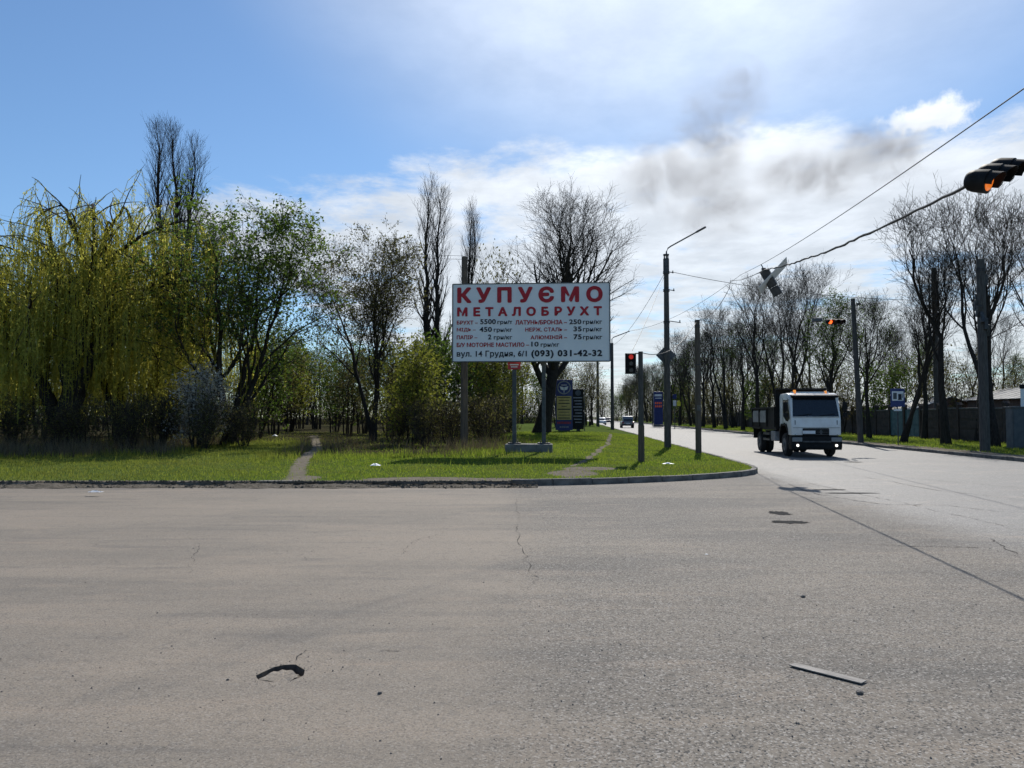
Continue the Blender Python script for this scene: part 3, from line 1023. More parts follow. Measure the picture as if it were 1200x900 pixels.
def poplar(name, seed, h, r0, stems, spread, count=46, bl=0.20, counts=(6, 5), bark='bark', twig='twig', per=0, low=0.12):
    rg = np.random.default_rng(seed)
    S, SR = [], []
    for (sx, sy, fh) in stems:
        S.append(spine(rg, (sx * 0.25, sy * 0.25, -0.3), (sx, sy, h * fh), 18, 0.006 * h))
        SR.append(r0 * fh * (1 - 0.93 * np.linspace(0, 1, 18) ** 0.9))
    S, SR = np.array(S), np.array(SR)
    L1, R1 = grow(rg, S, SR, count, low, 0.99, (0.30, 0.62), lambda t_: h * bl * (0.45 + 1.3 * t_ * (1 - t_) * 1.6 - 0.25 * t_), 8, 0.055, 0.16, 0.42)
    L2, R2 = grow(rg, L1, R1, counts[0], 0.15, 0.98, (0.25, 0.6), lambda t_: h * bl * 0.42 * (1.1 - 0.5 * t_), 5, 0.07, 0.16, 0.5, rmin=0.009)
    L3, R3 = grow(rg, L2, R2, counts[1], 0.2, 1.0, (0.25, 0.65), lambda t_: h * bl * 0.17 + 0 * t_, 3, 0.08, 0.12, 0.6, rmin=0.0065)
    wood = [(*tubes(S, SR, 8), 0), (*tubes(L1, R1, 5), 0)]
    crown = [(*tubes(L2, R2, 3), 0), (*tubes(L3, R3, 3), 0)]
    if per:
        crown.append((*leaves(rg, L3, per, 0.05, 0.08), 1))
    finish(name, wood, crown, bark, twig, 'leaf_olive')


def willow(name, seed, h, rad, strands=6, per=30):
    rg = np.random.default_rng(seed)
    S = np.array([spine(rg, (0, 0, -0.3), (0.9, 0, h * 0.62), 10, 0.02 * h), spine(rg, (0, 0, 0.6), (-2.4, 0.4, h * 0.42), 10, 0.02 * h),
                  spine(rg, (0.3, 0, 1.0), (2.6, -0.5, h * 0.5), 10, 0.02 * h)])
    SR = np.array([0.48 * (1 - 0.6 * np.linspace(0, 1, 10)), 0.34 * (1 - 0.65 * np.linspace(0, 1, 10)), 0.32 * (1 - 0.65 * np.linspace(0, 1, 10))])
    L1, R1 = grow(rg, S, SR, 13, 0.40, 1.0, (0.35, 1.05), lambda t_: h * 0.44 + 0 * t_, 10, 0.10, 0.11, 0.5)
    L1[..., 2] = np.where(L1[..., 2] > h * 0.86, h * 0.86 + (L1[..., 2] - h * 0.86) * 0.18, L1[..., 2])
    # limbs arch over: bend the outer half down
    L1[..., 2] -= (np.linspace(0, 1, 10) ** 3)[None] * 1.5
    L2, R2 = grow(rg, L1, R1, 6, 0.25, 1.0, (0.4, 1.0), lambda t_: rad * 0.55 * (1.1 - 0.4 * t_), 9, 0.10, 0.02, 0.5, rmin=0.014)
    L2[..., 2] -= (np.linspace(0, 1, 9) ** 2.2)[None] * 0.7
    Sx, SxR = [], []
    for src, srcR, c_ in ((L1, R1, 4), (L2, R2, strands)):
        N, n, _ = src.shape
        pi_ = np.repeat(np.arange(N), c_)
        ii = rg.integers(n // 3, n, len(pi_))
        base = src[pi_, ii]
        Ls = np.minimum(rg.uniform(1.6, 6.2, len(pi_)), base[:, 2] - rg.uniform(0.3, 3.0, len(pi_)))
        Ls = np.maximum(Ls, 0.6)
        out = np.zeros((len(pi_), 8, 3)); out[:, 0] = base
        dr = unit(np.stack([rg.normal(0, .5, len(pi_)), rg.normal(0, .5, len(pi_)), np.full(len(pi_), 0.15)], -1))
        for k in range(1, 8):
            dr = unit(dr * 0.55 + np.array([[0.0, 0, -1.0]]) * (0.55 + 0.12 * k) + rg.normal(0, 0.05, dr.shape))
            out[:, k] = out[:, k - 1] + dr * (Ls / 7)[:, None]
        Sx.append(out); SxR.append(np.repeat(np.linspace(0.012, 0.006, 8)[None], len(pi_), 0))
    Sx, SxR = np.concatenate(Sx), np.concatenate(SxR)
    wood = [(*tubes(S, SR, 9), 0), (*tubes(L1, R1, 6), 0)]
    crown = [(*tubes(L2, R2, 4), 0), (*tubes(Sx, SxR, 3), 1)]
    crown.append((*leaves(rg, Sx, per, 0.068, 0.04, 0.27, 0.0, 1.3), 1))
    finish(name, wood, crown, 'bark', 'twig', 'willow')


def shrub(name, seed, h, spread, stems, counts, per, lsize, leafm, twig='twig', lspread=0.12, trop=0.06, bark='bark'):
    rg = np.random.default_rng(seed)
    S, SR = [], []
    for k in range(stems):
        a = rg.uniform(0, 6.28); q = rg.uniform(0.3, 1.0)
        S.append(spine(rg, (math.cos(a) * 0.12 * spread, math.sin(a) * 0.12 * spread, -0.2), (math.cos(a) * spread * q * .7, math.sin(a) * spread * q * .7, h * rg.uniform(0.6, 0.9)), 9, 0.025 * h))
        SR.append(0.014 * h ** 0.7 * rg.uniform(0.7, 1.3) * (1 - 0.8 * np.linspace(0, 1, 9)))
    S, SR = np.array(S), np.maximum(np.array(SR), 0.01)
    L1, R1 = grow(rg, S, SR, counts[0], 0.12, 1.0, (0.35, 0.9), lambda t_: h * 0.33 * (1.1 - 0.5 * t_), 6, 0.16, trop, 0.55, rmin=0.01)
    L2, R2 = grow(rg, L1, R1, counts[1], 0.15, 1.0, (0.4, 1.0), lambda t_: h * 0.15 + 0 * t_, 4, 0.18, trop, 0.6, rmin=0.008)
    L3, R3 = grow(rg, L2, R2, counts[2], 0.2, 1.0, (0.4, 1.0), lambda t_: h * 0.07 + 0 * t_, 3, 0.18, trop, 0.7, rmin=0.0065)
    wood = [(*tubes(S, SR, 6), 0)]
    crown = [(*tubes(L1, R1, 3), 0), (*tubes(L2, R2, 3), 0), (*tubes(L3, R3, 3), 0)]
    if per:
        crown.append((*leaves(rg, L3, per, lsize, lspread), 1))
    finish(name, wood, crown, bark, twig, leafm)


willow('willow', 21, 12.4, 5.4, 6, 32)
broad_tree('green_tree', 31, 10.8, 0.34, 0.20, 9, (0.40, 0.85), 0.50, (7, 6, 5), 0.09, 0.10, leafm='leaf_dark', per=2, lsize=0.078, lspread=0.12, stems=4, twl=0.85)
broad_tree('budding_tree', 37, 10.4, 0.26, 0.26, 9, (0.4, 0.8), 0.42, (7, 6, 5), 0.09, 0.11, leafm='leaf_olive', per=2, lsize=0.06, lspread=0.09, stems=3, twl=0.8, thick=1.3)
poplar('poplar_clump', 41, 22.5, 0.42, [(-1.5, 0.3, 1.0), (0.4, -0.4, 0.97), (1.7, 0.4, 0.92)], 1.0, 60, 0.165, (7, 5), low=0.2)
poplar('poplar', 43, 16.4, 0.30, [(-0.35, 0.1, 1.0), (0.45, -0.1, 0.96)], 1.0, 50, 0.18, (7, 4), twig='twig_warm', low=0.12)
broad_tree('tall_bare_tree', 47, 21.5, 0.66, 0.18, 20, (0.35, 0.78), 0.50, (9, 8, 5), 0.085, 0.09, twig='twig', twl=1.6, thick=1.5, lean=(3.4, 0))
broad_tree('linden_a', 53, 13.0, 0.24, 0.34, 8, (0.30, 0.62), 0.42, (7, 6, 4), 0.12, 0.10, twl=0.95, thick=1.15)
broad_tree('linden_b', 59, 13.0, 0.25, 0.36, 7, (0.35, 0.75), 0.40, (8, 6, 4), 0.12, 0.095, twl=0.95, stems=2, thick=1.15)
broad_tree('linden_c', 61, 12.0, 0.23, 0.28, 9, (0.45, 0.9), 0.42, (8, 7, 4), 0.10, 0.10, twl=0.95, leafm='leaf', per=1, lsize=0.05, thick=1.6)
broad_tree('leafing_linden', 67, 11.0, 0.24, 0.28, 9, (0.4, 0.8), 0.42, (7, 6, 5), 0.10, 0.12, twl=0.85, leafm='leaf', per=2, lsize=0.065, lspread=0.12)
shrub('thicket_tree', 71, 6.5, 2.2, 7, (7, 5, 4), 2, 0.07, 'leaf_olive', 'twig_warm')
shrub('green_thicket', 73, 6.0, 2.2, 7, (7, 5, 4), 4, 0.085, 'leaf', 'twig')
shrub('yellow_shrub', 79, 4.8, 1.6, 9, (7, 5, 4), 4, 0.07, 'leaf_yellow', 'twig')
shrub('blossom_shrub', 83, 3.6, 1.6, 9, (8, 5, 4), 5, 0.05, 'blossom', 'twig_warm')
shrub('brush', 89, 2.3, 1.6, 16, (6, 4, 3), 1, 0.05, 'leaf_olive', 'twig_warm')


def gp(px, Y):
    """ground point of the left verge under photo column px at depth Y"""
    x = (px - 600) / FPX * Y
    return Vector((x, Y, float(gz(x, Y)) - 0.02))


def gpr(px, Y):
    x = (px - 600) / FPX * Y
    return Vector((x, Y, float(gzr(x, Y)) - 0.02))


plant('willow', 'weeping_willow', gp(72, 36), 0.0, 1.13, 'large weeping willow with hanging yellow-green strands at the left edge')
plant('willow', 'weeping_willow', gp(-70, 39), 2.2, 1.15, 'second weeping willow, cut off by the left picture edge')
plant('willow', 'weeping_willow', gp(150, 41), 4.0, 1.08, 'smaller weeping willow right behind the big one, towards the tall poplars')
plant('poplar_clump', 'poplar_tree', gp(197, 56), 0.0, 1.0, 'tallest bare poplar with three upright stems behind the willow', sxy=1.02)
plant('poplar', 'poplar_tree', gp(95, 66), 1.0, 1.12, 'thin bare poplar whose tip peeks over the willow crown')
plant('poplar', 'poplar_tree', gp(238, 60), 2.0, 0.92, 'shorter bare poplar just right of the tallest three-stemmed poplar')
plant('green_tree', 'leafy_tree', gp(268, 38), 0.4, 1.0, 'broad dark green leafing tree between the willow and the dirt path', sxy=1.22)
plant('blossom_shrub', 'blossom_shrub', gp(228, 35), 0.0, 1.0, 'pale grey-white blossoming shrub at the foot of the green tree', 'shrub')
plant('budding_tree', 'budding_tree', gp(438, 42), 0.8, 1.0, 'slender budding tree with open crown right of the dirt path')
plant('yellow_shrub', 'yellow_shrub', gp(482, 37), 0.3, 1.0, 'tall yellow-green shrub standing before the poplars left of the billboard', 'shrub')
plant('poplar', 'poplar_tree', gp(507, 50), 0.0, 0.97, 'bare columnar poplar just left of the billboard', sxy=1.05)
plant('poplar', 'poplar_tree', gp(545, 55), 1.7, 0.97, 'bare poplar rising behind the left corner of the billboard', sxy=0.85)
plant('thicket_tree', 'bare_tree', gp(583, 56), 0.7, 2.05, 'small bare tree peeking over the billboard left of the big one', sxy=0.55)
plant('tall_bare_tree', 'tall_bare_tree', gp(634, 58), 0.0, 0.80, 'big wide bare tree rising above the right half of the billboard', sxy=1.18)

ORD = ['first', 'second', 'third', 'fourth', 'fifth', 'sixth', 'seventh', 'eighth', 'ninth', 'tenth', 'eleventh', 'twelfth', 'thirteenth', 'fourteenth', 'fifteenth', 'sixteenth',
       'seventeenth', 'eighteenth', 'nineteenth', 'twentieth', 'twenty-first', 'twenty-second', 'twenty-third', 'twenty-fourth', 'twenty-fifth', 'twenty-sixth', 'twenty-seventh', 'twenty-eighth', 'twenty-ninth', 'thirtieth', 'thirty-first', 'thirty-second', 'thirty-third', 'thirty-fourth']
rr = random.Random(8)
# the thicket behind the front trees
thick = [(-190, 44), (-130, 50), (-80, 46), (-20, 46), (15, 50), (50, 45), (95, 48), (135, 44), (165, 50), (195, 46), (222, 52), (300, 47), (322, 54), (338, 62), (352, 72), (372, 70), (392, 60), (408, 50), (425, 56),
         (455, 47), (468, 56), (492, 46), (522, 45), (560, 48), (577, 46), (596, 60), (655, 80), (688, 88), (10, 62), (120, 64), (270, 66), (300, 75), (560, 70)]
for i, (px, Y) in enumerate(sorted(thick)):
    kd = ['thicket_tree', 'green_thicket', 'thicket_tree', 'yellow_shrub'][rr.randrange(4)] if px < 600 else 'thicket_tree'
    word = {'thicket_tree': 'brown budding', 'green_thicket': 'green leafing', 'yellow_shrub': 'yellow-green'}[kd]
    plant(kd, 'thicket_shrub', gp(px, Y), rr.uniform(0, 6.28), rr.uniform(0.85, 1.15) * (1.25 if kd == 'yellow_shrub' else 1.0) * (Y / 50) ** 0.5,
          f'{word} background thicket shrub, {ORD[i]} from the left of the thicket', 'shrub', 'thicket shrubs behind the front trees')
brushes = [(-25, 33), (20, 34), (62, 32.5), (105, 33), (150, 32.5), (185, 34), (235, 33), (285, 35), (462, 37), (500, 35), (530, 36), (572, 36), (590, 40)]
for i, (px, Y) in enumerate(brushes):
    plant('brush', 'brush_shrub', gp(px, Y), rr.uniform(0, 6.28), rr.uniform(0.75, 1.1), f'low tangle of brown brushwood, {ORD[i]} from the left along the thicket edge', 'shrub', 'brushwood along the thicket edge')
# far wood closing the view on the left of the road
far_l = [(-40, 80), (30, 86), (80, 78), (130, 84), (180, 80), (240, 88), (285, 92), (330, 100), (360, 96), (395, 84), (430, 80), (470, 78), (520, 84), (570, 92), (612, 105), (640, 120), (660, 110), (682, 130), (694, 105)]
for i, (px, Y) in enumerate(far_l):
    kd = ['linden_c', 'thicket_tree', 'linden_a', 'green_thicket'][i % 4]
    sc_ = {'linden_c': 0.72, 'thicket_tree': 1.35, 'linden_a': 0.7, 'green_thicket': 1.35}[kd]
    plant(kd, 'far_tree', gp(px, Y), rr.uniform(0, 6.28), sc_ * rr.uniform(0.85, 1.15), f'distant tree behind the thicket, {ORD[i]} of the far row counted from the left', 'tree', 'far trees behind the thicket')

# right side of the through road
plant('linden_a', 'linden_tree', gpr(1108, 41), 0.5, 1.04, 'tall bare linden left of the thick concrete pole by the fence')
plant('linden_b', 'linden_tree', gpr(1057, 44), 2.2, 0.80, 'bare forked linden right behind the blue roadside sign')
plant('linden_a', 'linden_tree', gpr(1146, 46), 3.6, 1.12, 'bare linden whose crown rises behind the thick concrete pole')
plant('linden_b', 'linden_tree', gpr(1166, 37.5), 4.4, 1.0, 'bare linden leaning right at the right picture edge')
plant('linden_a', 'linden_tree', gpr(1235, 39), 1.4, 1.0, 'bare linden mostly cut off by the right picture edge')
plant('leafing_linden', 'leafing_tree', gpr(970, 58), 0.0, 1.0, 'round tree with fresh leaves rising above the white truck')
plant('linden_a', 'linden_tree', gpr(1082, 50), 5.1, 0.86, 'thinner bare linden between the blue sign and the tall linden')
plant('linden_c', 'linden_tree', gpr(1018, 52), 0.0, 0.80, 'small bare tree beside the leaning concrete pole')
row = []
Y = 66
while Y < 300:
    row.append(Y); Y += 6 + Y * 0.035
for i, Y in enumerate(row):
    x = float(edge_right(Y)) + 2.3 + rr.uniform(-.5, .5)
    kd = ['linden_b', 'linden_a', 'linden_c'][i % 3]
    plant(kd, 'linden_tree', (x, Y, 0.15), rr.uniform(0, 6.28), rr.uniform(0.98, 1.18), f'bare linden in the row along the right kerb, {ORD[i]} beyond the white truck', 'tree', 'lindens along the right kerb')
row2 = [(1215, 62), (1185, 74), (1140, 78), (1062, 76), (978, 84), (915, 76), (886, 96), (860, 108), (838, 128), (815, 150), (1165, 68), (1120, 66), (1080, 64), (1040, 70), (1000, 72), (955, 80), (930, 90), (900, 88), (872, 105), (850, 120), (825, 140), (806, 165), (790, 190), (772, 215), (752, 240), (735, 280)]
row2.sort(reverse=True)
for i, (px, Y) in enumerate(row2):
    kd = ['linden_b', 'leafing_linden', 'linden_b', 'linden_a'][i % 4]
    plant(kd, 'garden_tree', gpr(px, Y), rr.uniform(0, 6.28), rr.uniform(0.95, 1.15) * (0.72 if px > 1010 else 1.0), f'tree behind the fence, {ORD[i]} from the right in the back row', 'tree', 'trees behind the fence')
under = [(1190, 56), (1130, 58), (1085, 60), (1030, 62), (985, 66), (945, 74), (912, 80), (885, 92), (860, 100), (838, 115), (815, 130), (798, 150), (780, 170), (760, 200), (742, 230), (722, 260), (706, 300)]
for i, (px, Y) in enumerate(under):
    kd = 'green_thicket' if i % 4 == 3 else 'thicket_tree'
    plant(kd, 'undergrowth_shrub', gpr(px, Y), rr.uniform(0, 6.28), rr.uniform(0.8, 1.1) * (1 + (Y - 56) / 220), f'undergrowth shrub behind the right tree row, {ORD[i]} from the right', 'shrub', 'undergrowth behind the right tree row')


def wood_mass(name, label, seed, n, path, half, hfun, leafm):
    """a far wood that reads as one mass: upright twigs and small leaf clumps through its depth"""
    rg = np.random.default_rng(seed)
    P = np.array(path, float)
    sg = np.linalg.norm(np.diff(P, axis=0), axis=1)
    cs_ = np.concatenate([[0], np.cumsum(sg)])
    u = rg.random(n) * cs_[-1]
    x = np.interp(u, cs_, P[:, 0]) + rg.uniform(-half, half, n)
    y = np.interp(u, cs_, P[:, 1]) + rg.uniform(-half, half, n)
    H = hfun(u) * (0.75 + 0.22 * np.sin(u * 0.35) + 0.2 * np.sin(u * 0.93 + 1) + 0.12 * np.sin(u * 2.3))
    z = H * rg.random(n) ** 1.35
    tw = rg.random(n) < 0.7
    ln = np.where(tw, rg.uniform(0.5, 1.4, n), rg.uniform(0.12, 0.28, n))[:, None]
    asp = np.where(tw, 0.028, 0.6)[:, None]
    ax = unit(rg.normal(0, 1, (n, 3)) + np.array([[0, 0, 1.0]]) * np.where(tw, 2.6, 0.2)[:, None])
    sd = unit(np.cross(ax, rg.normal(0, 1, (n, 3))))
    c = np.stack([x, y, z + 0.2], -1)
    V = np.stack([c - ax * ln * .5, c + sd * ln * asp, c + ax * ln * .5, c - sd * ln * asp], 1).reshape(-1, 3)
    F = np.arange(len(V)).reshape(-1, 4)
    me_ = np_mesh(name, V, F, False, np.where(tw, 0, 1))
    o = link(name, me_, None, [M['twig'], M[leafm]])
    return tag(o, label, 'wood', kind='stuff')


wood_mass('far_wood', 'brown far wood filling the gaps behind the left thicket', 101, 52000, [(-85, 96), (-40, 98), (-12, 108), (8, 125)], 5.0, lambda u: 5.2 + 0 * u, 'leaf_olive')
wood_mass('far_wood', 'dark far wood behind the tree row on the right of the road', 102, 70000, [(60, 66), (38, 78), (37, 110), (40, 160), (46, 230), (50, 300), (30, 345), (5, 340)], 4.5, lambda u: 7.5 + np.clip(u / 40, 0, 6), 'leaf_olive')

# ------------------------------------------------------------------ lettering
def text_mesh(txt, x0, x1, z0, z1, bold, split=False):
    """flat letters fitted into the rectangle x0..x1, z0..z1, standing in the XZ plane facing -Y; returns a list of meshes"""
    cu = bpy.data.curves.new('letters', 'FONT')
    cu.body = txt
    cu.size = 1.0
    cu.offset = 0.006
    cu.resolution_u = 3
    ob = bpy.data.objects.new('letters', cu)
    COL.objects.link(ob)

    def meas():
        bpy.context.view_layer.update()
        me_ = bpy.data.meshes.new_from_object(ob.evaluated_get(bpy.context.evaluated_depsgraph_get()))
        v = np.empty(len(me_.vertices) * 3, np.float32)
        me_.vertices.foreach_get('co', v)
        fs_ = [tuple(p.vertices) for p in me_.polygons]
        bpy.data.meshes.remove(me_)
        return v.reshape(-1, 3), fs_
    wid = lambda v: v[:, 0].max() - v[:, 0].min() + 2 * bold
    v1, fs_ = meas()
    s_ = (z1 - z0) / (v1[:, 1].max() - v1[:, 1].min() + 2 * bold)
    want = (x1 - x0) / s_ / (1.14 if split else 1.0)
    if len(txt) > 1:
        cu.space_character = 1.5
        v2, _ = meas()
        cu.space_character = min(3.0 if split else 1.06, max(0.97, 1 + 0.5 * (want - wid(v1)) / max(1e-5, wid(v2) - wid(v1))))
        v1, fs_ = meas()
    sx = (x1 - x0) / wid(v1) if len(txt) > 1 else s_
    bpy.data.objects.remove(ob)
    bpy.data.curves.remove(cu)
    # heavier strokes: the outline laid again a stroke to each side, each a hair in front of the last
    xa, ya = v1[:, 0].min() - bold, v1[:, 1].min() - bold
    groups = [list(range(len(fs_)))]
    if split:
        order = sorted(range(len(fs_)), key=lambda i_: min(v1[k, 0] for k in fs_[i_]))
        groups, hi = [], -1e9
        for i_ in order:
            lo = min(v1[k, 0] for k in fs_[i_]); h2_ = max(v1[k, 0] for k in fs_[i_])
            if lo > hi + 1e-4: groups.append([])
            groups[-1].append(i_); hi = max(hi, h2_)
    out = []
    for gq in groups:
        used = sorted({k for i_ in gq for k in fs_[i_]})
        mp = {k: q_ for q_, k in enumerate(used)}
        base = v1[used]
        Vs, Fs = [], []
        for q_, (ox, oy) in enumerate([(0, 0)] + [(math.cos(a_ * math.pi / 4), math.sin(a_ * math.pi / 4)) for a_ in range(8)]):
            Vs.append(np.stack([x0 + (base[:, 0] + ox * bold - xa) * sx, np.full(len(base), -0.0006 * q_), z0 + (base[:, 1] + oy * bold - ya) * s_], -1))
            Fs += [tuple(mp[k] + q_ * len(used) for k in fs_[i_]) for i_ in gq]
        me_ = bpy.data.meshes.new('letters')
        me_.from_pydata(np.concatenate(Vs).tolist(), [], Fs)
        out.append(me_)
    return out


# ------------------------------------------------------------------ billboard
BBY = 30.0
bl, br = at(530, 423, BBY), at(714, 423, BBY)
BW = br.x - bl.x
BH = at(530, 332.5, BBY).z - bl.z
bbc = Vector(((bl.x + br.x) / 2, BBY, 0))
bz = bl.z
bb = empty('billboard', (bbc.x, bbc.y, float(gz(bbc.x, bbc.y))), R(-3.5), 'large white billboard with red Cyrillic lettering on two grey posts', 'billboard')
z0 = bz - bb.location.z
MB().box((0, 0.09, z0 + BH / 2), (BW, 0.16, BH), None, 0.008).build('panel', M['board'], bb)
fr = MB()
fr.box((BW / 2 + 0.018, 0.09, z0 + BH / 2), (0.035, 0.22, BH + 0.03)).box((-BW / 2 - 0.018, 0.09, z0 + BH / 2), (0.035, 0.22, BH + 0.03))
fr.box((0, 0.09, z0 - 0.018), (BW - 0.002, 0.20, 0.03)).box((0, 0.09, z0 + BH + 0.018), (BW - 0.002, 0.20, 0.03))
fr.build('frame', M['signback'], bb)
tr = MB()
for q in (-0.36, 0.36):
    tr.box((0, 0.24, z0 + BH * (0.5 + q)), (BW * 0.96, 0.08, 0.10))
for q in (-0.42, -0.14, 0.14, 0.42):
    tr.box((BW * q, 0.33, z0 + BH * 0.5), (0.08, 0.06, BH * 0.9))
tr.build('back_truss', M['darksteel'], bb)


def bbx(cx): return (cx - 118) / 994 * BW - BW / 2
def bbz(cy): return z0 + (563 - cy) / 491 * BH


LINES = [('КУПУЄМО', 145, 1070, 90, 193, 'red_ink', .046), ('МЕТАЛОБРУХТ', 145, 1065, 218, 278, 'red_ink', .046),
         ('БРУХТ –', 143, 278, 304, 329, 'red_ink', .024), ('5500', 293, 393, 295, 328, 'dark_ink', .024), ('грн/т', 403, 498, 303, 334, 'dark_ink', .017),
         ('ЛАТУНЬ/БРОНЗА –', 517, 845, 303, 332, 'red_ink', .024), ('250', 858, 935, 301, 332, 'dark_ink', .024), ('грн/кг', 945, 1065, 305, 338, 'dark_ink', .017),
         ('МІДЬ –', 143, 265, 350, 377, 'red_ink', .024), ('450', 288, 368, 345, 377, 'dark_ink', .024), ('грн/кг', 380, 497, 352, 384, 'dark_ink', .017),
         ('НЕРЖ. СТАЛЬ –', 580, 845, 351, 377, 'red_ink', .024), ('35', 885, 937, 346, 378, 'dark_ink', .024), ('грн/кг', 945, 1065, 352, 385, 'dark_ink', .017),
         ('ПАПІР –', 143, 275, 398, 423, 'red_ink', .024), ('2', 343, 367, 393, 425, 'dark_ink', .024), ('грн/кг', 380, 497, 400, 432, 'dark_ink', .017),
         ('АЛЮМІНІЙ –', 614, 845, 395, 426, 'red_ink', .024), ('75', 885, 937, 396, 428, 'dark_ink', .024), ('грн/кг', 945, 1065, 402, 435, 'dark_ink', .017),
         ('Б/У МОТОРНЕ МАСТИЛО –', 143, 605, 445, 473, 'red_ink', .024), ('10', 618, 665, 441, 472, 'dark_ink', .024), ('грн/кг', 678, 795, 448, 480, 'dark_ink', .017),
         ('вул. 14 Грудня, 6/1', 143, 590, 496, 544, 'dark_ink', .020), ('(093) 031-42-32', 618, 1065, 494, 547, 'dark_ink', .036)]
for (t_, xa, xb, ya, yb, mm, bo) in LINES:
    big_ = bo > .03
    for me_ in text_mesh(t_, bbx(xa), bbx(xb), bbz(yb), bbz(ya), bo, big_):
        o = link('letter' if big_ else 'text_line', me_, bb, M[mm])
        if not big_: o['kind'] = 'stuff'
pxs = [at(602, 440, BBY).x - bbc.x, at(637, 440, BBY).x - bbc.x]
for q in pxs:
    p = MB()
    p.box((q, 0.42, (z0 + BH * 0.8) / 2 + 0.15), (0.16, 0.14, z0 + BH * 0.8 - 0.3), None, 0.01)
    p.build('post', M['steel'], bb)
    MB().box((q, 0.42, 0.335), (0.5, 0.45, 0.05)).box((q - 0.13, 0.36, 0.40), (0.03, 0.18, 0.12)).box((q + 0.13, 0.36, 0.40), (0.03, 0.18, 0.12)).build('foot_plate', M['darksteel'], bb)
MB().box(((pxs[0] + pxs[1]) / 2, 0.42, 0.13), (1.85, 1.0, 0.36), None, 0.03).build('plinth', M['plinth'], bb)
tg = MB()
tg.box((pxs[0], 0.325, z0 - 0.16), (0.50, 0.04, 0.30), None, 0.005)
rs = tg.build('red_tag', M['signred'], bb)
MB().box((pxs[0], 0.302, z0 - 0.12), (0.34, 0.006, 0.05)).box((pxs[0], 0.302, z0 - 0.21), (0.26, 0.006, 0.035)).build('tag_print', M['plate'], rs)

# ------------------------------------------------------------------ poles, lamps, signals, signs
def concrete_pole(px, Y, top_py, r0, r1, label, z=None, m='concrete', lean=0.0, name='concrete_pole', right=False):
    p = gpr(px, Y) if right else gp(px, Y)
    if z is not None: p.z = z
    h = at(px, top_py, Y).z - p.z
    o = empty(name, p, 0, label, 'pole')
    MB().cyl((0, 0, -0.3), (lean, 0, h), r0, r1, 14).build('shaft', M[m], o, True)
    return o, h


def strap(o, h, r, n=2):
    s_ = MB()
    for k in range(n):
        s_.cyl((0, 0, h - 0.07 * k), (0, 0, h - 0.07 * k + 0.035), r + 0.012, r + 0.012, 14)
    return s_.build('band', M['darksteel'], o)


# main lamp post on the corner
p, Hm = concrete_pole(782, 37, 320, 0.17, 0.115, 'tall concrete lamp post with angled arm and diamond sign on the grassy corner', name='street_lamp')
p['category'] = 'street lamp'
s_ = MB().cyl((0, 0, Hm - 0.05), (0, 0, Hm + 0.70), 0.145, 0.145, 12)
for k in range(4):
    a = k * math.pi / 2 + 0.4
    s_.box((0.12 * math.cos(a), 0.12 * math.sin(a), Hm + 0.78), (0.03, 0.03, 0.18))
s_.cyl((0, 0, Hm + 0.86), (0, 0, Hm + 0.92), 0.145, 0.145, 12)
s_.build('top_collar', M['darksteel'], p)
tipw = at(827, 266, 36.2) - p.location
MB().tube([(0.0, 0, Hm + 0.4), (0.02, 0, Hm + 1.05), (0.10, 0, Hm + 1.22), (0.22, -0.06, Hm + 1.30), tuple(tipw)], 0.034, 8).build('arm', M['steel'], p)
dr = (tipw - Vector((0.22, -0.06, Hm + 1.30))).normalized()
qd = dr.to_track_quat('X', 'Z').to_matrix()
MB().box(tuple(tipw - dr * 0.25), (0.52, 0.13, 0.07), qd, 0.015).build('lamp_head', M['darksteel'], p)
dz_ = at(782, 416, 37).z - p.location.z
MB().box((0, 0.20, dz_), (0.70, 0.02, 0.70), Matrix.Rotation(math.pi / 4, 3, 'Y'), 0.006).build('priority_sign', M['signback'], p)
for q, ex in ((at(782, 377, 37).z - p.location.z, 0.62), (at(782, 340, 37).z - p.location.z, 0.34), (at(782, 319, 37).z - p.location.z, 0.3)):
    MB().box((ex / 2 + 0.06, 0, q), (ex, 0.035, 0.035), Matrix.Rotation(0.14, 3, 'Y')).cyl((ex + 0.02, 0, q - 0.05), (ex + 0.02, 0, q + 0.08), 0.03, 0.022, 8).build('bracket', M['darksteel'], p)
    strap(p, q, 0.15)
LAMP = p

# second lamp post further down, and the ones beyond
p, h2 = concrete_pole(717.5, 84, 402, 0.20, 0.15, 'second lamp post with angled arm, further along the left kerb', name='street_lamp')
p['category'] = 'street lamp'
tipw = at(738, 388, 83) - p.location
MB().tube([(0, 0, h2 - 0.1), (0, 0, h2 + 0.45), (0.15, 0, h2 + 0.62), tuple(tipw)], 0.05, 8).build('arm', M['steel'], p)
concrete_pole(700.5, 92, 420, 0.20, 0.14, 'plain grey pole left of the second lamp post, farther down the verge')
concrete_pole(544, 34.5, 301, 0.17, 0.135, 'dark wooden utility pole passing behind the left end of the billboard', m='wood')
p5, h5 = concrete_pole(818, 32, 375, 0.125, 0.105, 'short plain pole at the kerb between the lamp post and the truck', m='wood')
p6, h6 = concrete_pole(1008, 45, 350, 0.17, 0.12, 'slightly leaning concrete pole right of the truck by the opposite kerb', lean=-0.32, right=True)
p7, h7 = concrete_pole(1153, 33.5, 304, 0.205, 0.165, 'thick concrete pole by the opposite kerb near the right edge', right=True)
p8, h8 = concrete_pole(1098, 52, 314, 0.20, 0.17, 'pale square-topped pole rising behind the bare lindens on the right', right=True)
strap(p8, h8 - 0.3, 0.17)
strap(p5, h5 - 0.25, 0.108, 2); strap(p5, h5 - 1.9, 0.115, 1)
MB().box((0.0, -0.135, 1.9), (0.16, 0.012, 0.24)).build('number_tag', M['fencecap'], p5)
